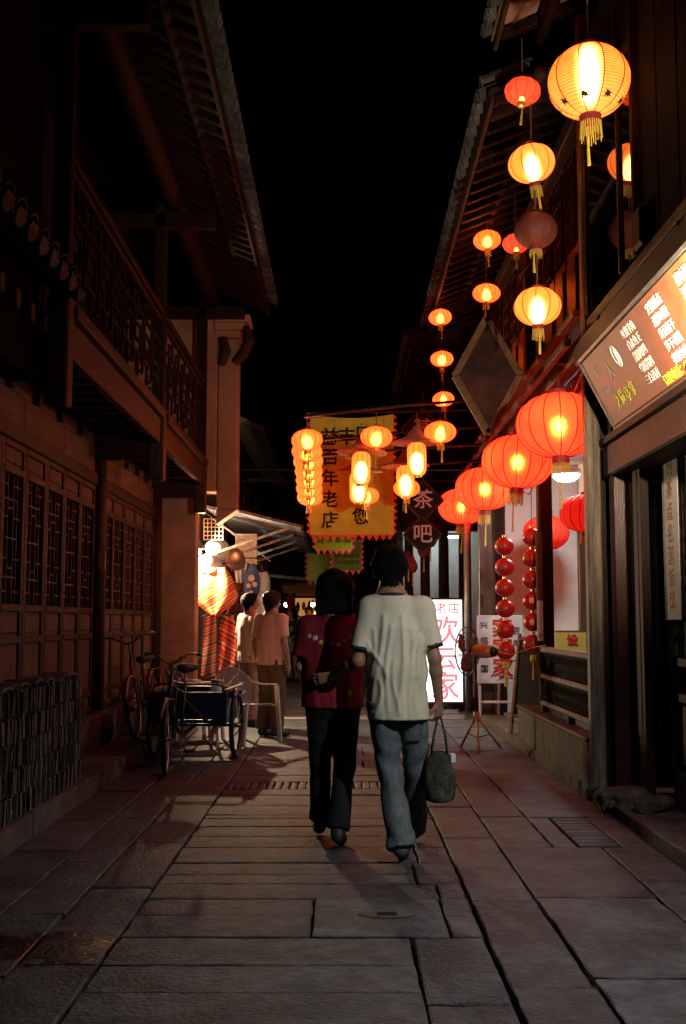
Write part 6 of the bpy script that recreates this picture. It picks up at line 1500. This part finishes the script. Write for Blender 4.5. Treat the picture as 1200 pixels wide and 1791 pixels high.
def person(label, loc, rz, J, spec, h=.009, group=None):
    """J: joints; one continuous body, clothing and hair as children"""
    e = body = None
    s = spec.get('s', 1.0); sk = spec['skin']; hd = J['head']; turn = spec.get('turn', 0.0)
    lim = spec.get('limb', 1.0)
    pr = head_prims(hd, s, turn)
    nb = J['neck']; pr.append(P((hd[0], hd[1] - .012, hd[2] - .06 * s), nb, .052 * s, .058 * s, .03))
    SL_, SR_ = J['sl'], J['sr']; pv = J['pelvis']; ch = ((SL_[0] + SR_[0]) / 2, (SL_[1] + SR_[1]) / 2, SL_[2] - .10 * s)
    pr += [P(SL_, SR_, .055 * s, None, .05), P(ch, pv, .115 * s, .12 * s, .06, 1.1, .75)]
    pr.append(P(nb, (ch[0], ch[1], ch[2] + .05), .06 * s, .08 * s, .06, 1.3, .9))
    for k in 'lr':
        S, E, W = J['s' + k], J['e' + k], J['w' + k]
        pr += [P(S, E, .046 * s * lim, .037 * s * lim, .03), P(E, tuple(E[i] + (W[i] - E[i]) * .3 for i in range(3)), .037 * s * lim, .036 * s * lim, .02), P(tuple(E[i] + (W[i] - E[i]) * .3 for i in range(3)), W, .036 * s * lim, .025 * s * lim, .02)]
        pr += hand_prims(W, J['h' + k][0], J['h' + k][1], s * .95, J['h' + k][2], 1 if k == 'l' else -1)
        Hp, K, A = J['p' + k], J['k' + k], J['a' + k]
        pr += [P(Hp, K, .078 * s * lim, .052 * s * lim, .05), P(K, tuple(K[i] + (A[i] - K[i]) * .35 + (0, -.012, 0)[i] for i in range(3)), .05 * s * lim, .052 * s * lim, .03), P(tuple(K[i] + (A[i] - K[i]) * .35 + (0, -.012, 0)[i] for i in range(3)), A, .05 * s * lim, .034 * s * lim, .03), P(A, J['t' + k], .034 * s, .024 * s, .03)]
    body = inst('person', body_mesh('person', pr, spec.get('hb', h), sk), None, loc, (0, 0, rz)); tag(body, label, 'person', group)
    eyes(body, hd, s, turn)
    # hair
    q = lambda dx, dy, dz: rotz((hd[0] + dx * s, hd[1] + dy * s, hd[2] + dz * s), hd, turn)
    fwd = rotz((0, 1, 0), (0, 0), turn)
    if spec['hairstyle'] == 'short':
        hp_ = [P(q(0, -.022, .042), q(0, .008, .046), .099 * s, .096 * s, .03, .97, 1, rz=turn), P(q(0, -.045, .01), q(0, -.055, -.085), .086 * s, .05 * s, .05, 1.08, .72, rz=turn)]
        for k in (-1, 1): hp_.append(P(q(k * .074, -.02, .015), q(k * .072, -.03, -.03), .026 * s, .014 * s, .02))
        cut = [(q(0, .052, .02), (fwd[0] * .92, fwd[1] * .92, -.40))]
    else:
        hp_ = [P(q(0, -.02, .04), q(0, .008, .045), .106 * s, .102 * s, .03, 1.0, 1, rz=turn), P(q(0, -.04, .0), q(0, -.05, -.13), .100 * s, .096 * s, .05, 1.24, .72, rz=turn)]
        for k in (-1, 1): hp_.append(P(q(k * .078, .0, .02), q(k * .082, -.005, -.115), .036 * s, .026 * s, .04))
        cut = [(q(0, .045, .02), (fwd[0] * .95, fwd[1] * .95, -.30)), (q(0, 0, -.165), (0, -.15, -1))]
    inst('hair', body_mesh('hair', hp_, h * .8, spec['hair'], cut, hair_disp(spec.get('seed', 1))), body)
    hs = [c for c in body.children if c.name.startswith('hair')][0]
    rr = random.Random(spec.get('seed', 1)); sm = MB(); vv = hs.data.vertices; nv = len(vv)
    for _ in range(spec.get('strands', 260)):
        v = vv[rr.randrange(nv)]; p = v.co.copy(); n_ = v.normal; L_ = rr.uniform(.03, .075) * s
        dn = Vector((rr.uniform(-.35, .35), rr.uniform(-.3, .3), -1)); dn = (dn - n_ * dn.dot(n_) * .9).normalized()
        if dn.z > .2: dn = -dn
        sd = dn.cross(n_).normalized() * rr.uniform(.002, .0045); out_ = rr.uniform(.002, .009)
        sm.add([p - sd, p + sd, p + dn * L_ * .5 + n_ * out_ + sd * .8, p + dn * L_ * .5 + n_ * out_ - sd * .8, p + dn * L_ + n_ * out_ * .9], [(0, 1, 2, 3), (3, 2, 4)])
    tag(inst('hair_strands', sm.mesh('hair_strands', spec['hair']), hs), kind='stuff')
    # upper garment
    t = spec['top']; sl = t.get('sleeve', .62); hem = t['hem']; W_ = t.get('w', 1.0); T = []
    cx = (SL_[0] + SR_[0]) / 2; cy = (SL_[1] + SR_[1]) / 2; hw = (SR_[0] - SL_[0]) / 2
    T += [P((nb[0], nb[1], nb[2] - .058 * s), (S_[0], S_[1], S_[2] - .008 * s), .070 * s, .062 * s, .05) for S_ in (SL_, SR_)] + [P((nb[0] - .03, nb[1], nb[2] - .055 * s), (nb[0] + .03, nb[1], nb[2] - .055 * s), .072 * s, None, .05)]
    cc = t.get('chest', (.135, 1.45, .88)); T.append(P((cx, cy - .004, SL_[2] - .13 * s), (cx, cy, pv[2] + .16), cc[0] * s, t.get('waist', cc[0]) * s, .07, cc[1], cc[2]))
    T.append(P((cx, cy, pv[2] + .16), (pv[0] + t.get('hx', 0), pv[1], hem), t.get('waist', cc[0]) * s, t.get('hip', cc[0] * 1.05) * s, .06, cc[1], cc[2] * 1.04))
    for k in 'lr':
        S, E = Vector(J['s' + k]), Vector(J['e' + k]); d = (E - S); L = d.length; d.normalize(); end = S + d * L * sl
        T.append(P(tuple(S), tuple(end + d * .06), .066 * s, t.get('sr', .062) * s, .05, cuts=[(tuple(end), tuple(d))]))
    cutn = [((0, 0, hem), (t.get('ht', 0), 0, -1)), ((nb[0], nb[1], nb[2] + .012), (0, .25, 1))]
    top = inst(t['name'], body_mesh(t['name'], T, t.get('h', h), t['m'], cutn, creases(t['lines'], folds(spec.get('seed', 1), t.get('amp', .006))) if 'lines' in t else folds(spec.get('seed', 1), t.get('amp', .006))), body)
    if t.get('trim'):
        for k in 'lr':
            S, E = Vector(J['s' + k]), Vector(J['e' + k]); d = (E - S); L = d.length; d.normalize(); end = S + d * L * sl
            inst('cuff_trim', body_mesh('cuff_trim', [P(tuple(end - d * .03), tuple(end + d * .03), .0665 * s, t.get('sr', .062) * s + .0045, .01, cuts=[(tuple(end + d * .003), tuple(d)), (tuple(end - d * .019), tuple(-d))])], h * .7, t['trim']), top)
        inst('collar_trim', MB().torus((0, 0, 0), .070 * s, .0085, 'z', 28, 7).mesh('collar_trim', M[t['trim']], True), top, (nb[0], nb[1] - .002, nb[2] - .003), (R(-12), 0, 0), (1.12, 1, 1))
    # lower garment
    b = spec['bottom']; B = []; lr = b.get('r', (.098, .078, .080)); en = b.get('end', 1.0)
    B.append(P((J['pl'][0] + .025, J['pl'][1], J['pl'][2] + .02), (J['pr'][0] - .025, J['pr'][1], J['pr'][2] + .02), b.get('hipr', .105) * s, None, .05, 1, 1.0)); B.append(P((pv[0], pv[1], pv[2] + .0), (pv[0], pv[1], pv[2] + .12), b.get('hipr', .105) * .92 * s, .085 * s, .05, 1.3, .92))
    for k in 'lr':
        Hp, K, A = Vector(J['p' + k]), Vector(J['k' + k]), Vector(J['a' + k])
        if b.get('short'):
            d = (K - Hp).normalized(); end = Hp + (K - Hp) * b['short']; B.append(P(tuple(Hp), tuple(end + d * .05), lr[0] * s, lr[1] * s, .04, cuts=[(tuple(end), tuple(d))]))
        else:
            d = (A - K).normalized(); lo_ = K + (A - K) * en
            B += [P(tuple(Hp), tuple(K), lr[0] * s, lr[1] * s, .035), P(tuple(K), tuple(lo_ + d * .04), lr[1] * s, lr[2] * s, .03, cuts=[(tuple(lo_), tuple(d))])]
    inst(b['name'], body_mesh(b['name'], B, h, b['m'], [((0, 0, hem + .10), (0, 0, 1))], leg_folds(spec.get('seed', 1), b.get('amp', .005))), body)
    # shoes
    for k in 'lr':
        A, T_ = Vector(J['a' + k]), Vector(J['t' + k]); f = (T_ - A); f.z = 0; f.normalize(); heel = A - f * .035; heel.z = A.z - .055
        tip = Vector((T_.x, T_.y, T_.z)); o = inst('shoe', body_mesh('shoe', [P(tuple(heel + Vector((0, 0, .02))), tuple(tip), .042 * s, .036 * s, .02), P(tuple(A - f * .01), tuple(A + f * .05 + Vector((0, 0, -.03))), .046 * s, .040 * s, .03), P(tuple(tip - f * .03), tuple(tip + f * .02), .042 * s, .034 * s, .02)], h * .7, spec['shoe']), body)
    return body, top
def stand(Hh, arm='hang', lean=0.0, st=.085, sway=.0):
    s = Hh / 1.72
    f = lambda x, y, z: (x * s, y * s, z * s)
    J = dict(head=f(0, .02 + lean, 1.60), neck=f(0, 0, 1.455), sl=f(-.165, 0, 1.40), sr=f(.165, 0, 1.40), pelvis=f(0, 0, .92), pl=f(-.085, 0, .88), pr=f(.085, 0, .88), kl=f(-st - .01, .03, .48), kr=f(st + .01, .03, .48), al=f(-st - .015, -.02, .085), ar=f(st + .015, -.02, .085), tl=f(-st - .04, .15, .035), tr=f(st + .04, .15, .035),
             el=f(-.225, -.03, 1.12), er=f(.225, -.03, 1.12), wl=f(-.235, .04, .87), wr=f(.235, .04, .87), hl=((0, .15, -1), (1, 0, 0), .35), hr=((0, .15, -1), (-1, 0, 0), .35))
    if arm == 'front':
        J.update(el=f(-.23, .02, 1.12), er=f(.23, .02, 1.12), wl=f(-.09, .22, 1.05), wr=f(.1, .22, 1.02), hl=((.6, .6, 0), (0, -.2, -1), .5), hr=((-.6, .6, 0), (0, -.2, -1), .5))
    return J

from mathutils.bvhtree import BVHTree
def stick(o, x, z, away=.002):
    """point on the back of a garment at x, z"""
    me = o.data; bv = BVHTree.FromPolygons([v.co for v in me.vertices], [tuple(p.vertices) for p in me.polygons]); h_ = bv.ray_cast(Vector((x, -1, z)), Vector((0, 1, 0)))
    return ((x, (h_[0].y if h_[0] else -.1) - away, z), h_[1] if h_[0] else Vector((0, -1, 0)))
# ---- the man walking away in a cream ringer T-shirt
J = dict(head=(-.018, .03, 1.635), neck=(-.005, .0, 1.475), sl=(-.128, 0, 1.405), sr=(.172, 0, 1.405), pelvis=(.022, 0, .90),
         el=(-.200, -.03, 1.105), wl=(-.345, .14, 1.01), hl=((-.9, .25, -.2), (0, 1, .1), .30),
         er=(.238, -.03, 1.12), wr=(.266, .03, .875), hr=((0.0, .12, -1), (-.6, .5, 0), .95),
         pl=(-.065, 0, .86), pr=(.105, 0, .86), kl=(-.02, .05, .47), al=(.035, -.14, .115), tl=(.055, .015, .035), kr=(.140, .17, .48), ar=(.135, .33, .15), tr=(.155, .50, .06))
MAN = (.285, 6.45, 0)
SHIRT = [(-.06, 1.36, -.12, .80, .016, .012), (-.02, 1.30, -.04, .78, .014, .011), (.06, 1.36, .03, .80, .015, .012), (.10, 1.28, .10, .79, .013, .010), (.15, 1.24, .17, .80, .014, .012), (.18, 1.30, .06, 1.12, .012, .010), (-.10, 1.28, -.14, .95, .013, .010), (.17, 1.22, .10, 1.0, .012, .009), (-.13, 1.20, -.04, 1.0, .012, .009), (.0, 1.10, .02, .79, .012, .009), (-.08, 1.0, -.09, .78, .012, .010), (.13, 1.02, .13, .78, .012, .010)]
man, mtop = person('man in a cream T-shirt and jeans walking away, bag in hand', MAN, 0, J,
    dict(skin='skin_tan', hair='hair', hairstyle='short', turn=R(6), seed=3, hb=.0068, shoe='shoe_grey', top=dict(name='t_shirt', m='shirt_cream', hem=.775, chest=(.111, 1.40, .98), waist=.114, hip=.127, trim='trim_navy', sleeve=.80, sr=.064, amp=.005, hx=.012, h=.0062, lines=SHIRT),
         bottom=dict(name='jeans', m='jeans', r=(.092, .072, .086), hipr=.096, amp=.009, end=1.10)), h=.0078)
jn = [c for c in man.children if c.name.startswith('jeans')][0]
def patch(o, nm, x0, x1, z0, z1, m, parent, nx=6, nz=6, away=.003, taper=.0):
    vs = []
    for j in range(nz + 1):
        for i in range(nx + 1):
            t = j / nz; xx = x0 + (x1 - x0) * i / nx; xm = (x0 + x1) / 2; xx = xm + (xx - xm) * (1 - taper * (1 - t)); vs.append(stick(o, xx, z0 + (z1 - z0) * t, away)[0])
    p = inst(nm, MB().add(vs, [(j * (nx + 1) + i, j * (nx + 1) + i + 1, (j + 1) * (nx + 1) + i + 1, (j + 1) * (nx + 1) + i) for j in range(nz) for i in range(nx)]).mesh(nm, m, True), parent)
    p.modifiers.new('s', 'SOLIDIFY').thickness = .003
patch(jn, 'back_pocket', .05, .155, .64, .75, 'jeans', jn, taper=.12)
# ---- the woman beside him in a dark red top
J = dict(head=(.0, .02, 1.515), neck=(-.015, .0, 1.365), sl=(-.162, 0, 1.30), sr=(.128, 0, 1.30), pelvis=(-.01, 0, .87),
         el=(-.205, .0, 1.055), wl=(-.14, .19, .98), hl=((.5, .8, 0), (.3, 0, -1), .5), er=(.165, .05, 1.06), wr=(.10, .22, .98), hr=((-.5, .8, 0), (-.3, 0, -1), .5),
         pl=(-.085, 0, .83), pr=(.07, 0, .83), kl=(-.088, .12, .46), al=(-.09, .24, .12), tl=(-.10, .39, .045), kr=(.058, .03, .45), ar=(.022, -.10, .115), tr=(.035, .05, .04))
WOM = (-.05, 6.78, 0)
wom, wtop = person('woman in a dark red top and black trousers walking away, left of the man', WOM, 0, J,
    dict(skin='skin', hair='hair', hairstyle='bob', turn=R(-4), s=.93, limb=.84, seed=8, hb=.0075, shoe='shoe_dark', top=dict(name='red_top', m='top_red', hem=.815, chest=(.132, 1.40, .92), waist=.126, hip=.146, sleeve=.74, sr=.076, amp=.006),
         bottom=dict(name='trousers', m='trousers_black', r=(.098, .066, .076), hipr=.114, amp=.005)), h=.0085)
random.seed(21)
for i in range(9):
    x = -.15 + i * .034; z = 1.20 + .05 * ((i - 4) / 4) ** 2 + random.uniform(-.012, .012); p_, n_ = stick(wtop, x, z, .0)
    inst('flower_print', MB().lathe([(0, 0), (.007, 0), (.019 if i % 2 else .014, .0), (.010, .0025), (0, .003)], 6).mesh('flower_print', ['ink_pale', 'plastic_pink', 'banner_yellow', 'jeans'][i % 4]), wtop, p_, n_.to_track_quat('Z', 'Y').to_euler(), (1, random.uniform(.7, 1.1), 1))
patch(wtop, 'waist_patch', .075, .10, .885, .925, 'banner_yellow', wtop, 2, 2)
# ---- cloth bag in his right hand
bg = empty('cloth_bag', (MAN[0] + .268, MAN[1] + .06, .30), label='dark patterned cloth bag hanging from the right hand of the man', cat='bag')
vs = []; fs = []; n = 22
prof = [(-.005, .02), (.0, .075), (.03, .088), (.10, .092), (.17, .085), (.23, .07), (.27, .052), (.285, .04)]
for z, r_ in prof:
    for j in range(n):
        t = 2 * math.pi * j / n; k = 1 + .10 * math.sin(3 * t + z * 20) + .06 * math.sin(7 * t - z * 31); vs.append((r_ * k * math.cos(t), r_ * .72 * k * math.sin(t), z))
fs = [(i * n + j, i * n + (j + 1) % n, (i + 1) * n + (j + 1) % n, (i + 1) * n + j) for i in range(len(prof) - 1) for j in range(n)] + [tuple(range(n))[::-1]]
o = inst('bag_body', MB().add(vs, fs).mesh('bag_body', 'bag_cloth', True), bg); o.modifiers.new('ss', 'SUBSURF').render_levels = 1
for s in (-1, 1): inst('strap', MB().tube([(-.045, s * .025, .275), (-.03, s * .02, .37), (-.004, s * .008, .49), (.0, 0, .505), (.008, s * .008, .49), (.036, s * .02, .37), (.045, s * .025, .275)], .006, 6).mesh('strap', 'bag_cloth', True), bg)
inst('white_label', MB().box(.0, .03, -.045, .0, .0, .05, .004).mesh('white_label', 'white_plastic'), bg, (.05, -.01, .225), (0, 0, .3)); inst('red_bow', MB().lathe([(0, -.012), (.02, -.006), (.014, .006), (0, .012)], 8).mesh('red_bow', 'red_gloss', True), bg, (.045, .0, .285))
# ---- two men standing at the stall
person('man in a white polo shirt and khaki trousers standing at the clothes stall', (-1.20, 14.35, 0), R(-55), stand(1.67), dict(skin='skin_tan', hair='hair', hairstyle='short', turn=R(-25), seed=11, shoe='shoe_dark', top=dict(name='polo_shirt', m='shirt_white', hem=.80, chest=(.13, 1.35, .95), waist=.125, sleeve=.72, sr=.066), bottom=dict(name='trousers', m='trousers_khaki', hipr=.105)), h=.013, group='men at the stall')
person('man in a pink shirt and brown trousers standing behind the plastic chair', (-.84, 13.1, 0), R(-35), stand(1.66), dict(skin='skin_tan', hair='hair_brown', hairstyle='short', turn=R(-20), seed=12, shoe='shoe_dark', top=dict(name='shirt', m='shirt_pink', hem=.82, chest=(.135, 1.38, .95), waist=.13, sleeve=.78, sr=.068), bottom=dict(name='trousers', m='trousers_brown', r=(.105, .088, .085), hipr=.11)), h=.013, group='men at the stall')
# ---- girl with a green star on her black top
gb, gt = person('girl in a black top with a green star and denim shorts facing the camera', (-1.10, 24.5, 0), R(150), stand(1.58, 'front'), dict(skin='skin', hair='hair', hairstyle='bob', turn=R(-25), s=.93, limb=.9, seed=13, shoe='shoe_dark', top=dict(name='black_top', m='cloth_black', hem=.86, chest=(.115, 1.3, .92), waist=.105, sleeve=.45), bottom=dict(name='denim_shorts', m='denim_light', short=.42, r=(.10, .10, .1), hipr=.11)), h=.015)
for dx, dz, sc in ((-.04, 1.16, .085), (.03, 1.06, .07)):
    vs = [(0, 0, 0)] + [((sc if i % 2 == 0 else sc * .5) * math.cos(math.pi / 2 + i * math.pi / 5), .012 * (i % 2), (sc if i % 2 == 0 else sc * .5) * math.sin(math.pi / 2 + i * math.pi / 5)) for i in range(10)]
    o = inst('green_star', MB().add(vs, [(0, 1 + i, 1 + (i + 1) % 10) for i in range(10)]).mesh('green_star', 'cloth_green'), gt, (dx, .118, dz)); o.modifiers.new('s', 'SOLIDIFY').thickness = .004
gbag = tag(inst('waist_bag', MB().box(-.12, .06, -.03, .03, -.05, .05, .02).mesh('waist_bag', 'board_cream'), None, (-1.16, 24.32, .92), (0, 0, R(-30))), 'small pale bag held in front of the girl with the green star', 'bag')
pb, _ = person('passer-by in a blue shirt far behind, just right of the girl', (-.80, 26.2, 0), R(170), stand(1.64), dict(skin='skin_tan', hair='hair', hairstyle='short', seed=14, shoe='shoe_dark', top=dict(name='blue_shirt', m='cloth_blue', hem=.82), bottom=dict(name='trousers', m='trousers_brown')), h=.018)
pw, _ = person('passer-by in a white shirt farthest down the lane', (-.48, 28.0, 0), R(20), stand(1.66), dict(skin='skin_tan', hair='hair', hairstyle='short', seed=15, shoe='shoe_dark', top=dict(name='white_shirt', m='shirt_white', hem=.82), bottom=dict(name='trousers', m='trousers_black')), h=.018)

for src, loc, rz, lab in ((pw, (-1.25, 29.5, 0), R(200), 'passer-by in a white shirt between the girl and the far left house'), (pb, (-.25, 31.0, 0), R(30), 'passer-by in a blue shirt farthest away in mid lane'), (pw, (.25, 29.0, 0), R(-20), 'passer-by in a white shirt far off behind the gap of the couple')):
    c = copy_tree(src); c.location = loc; c.rotation_euler = (0, 0, rz); c['label'] = lab; c.scale = (1, 1, random.uniform(.95, 1.03))
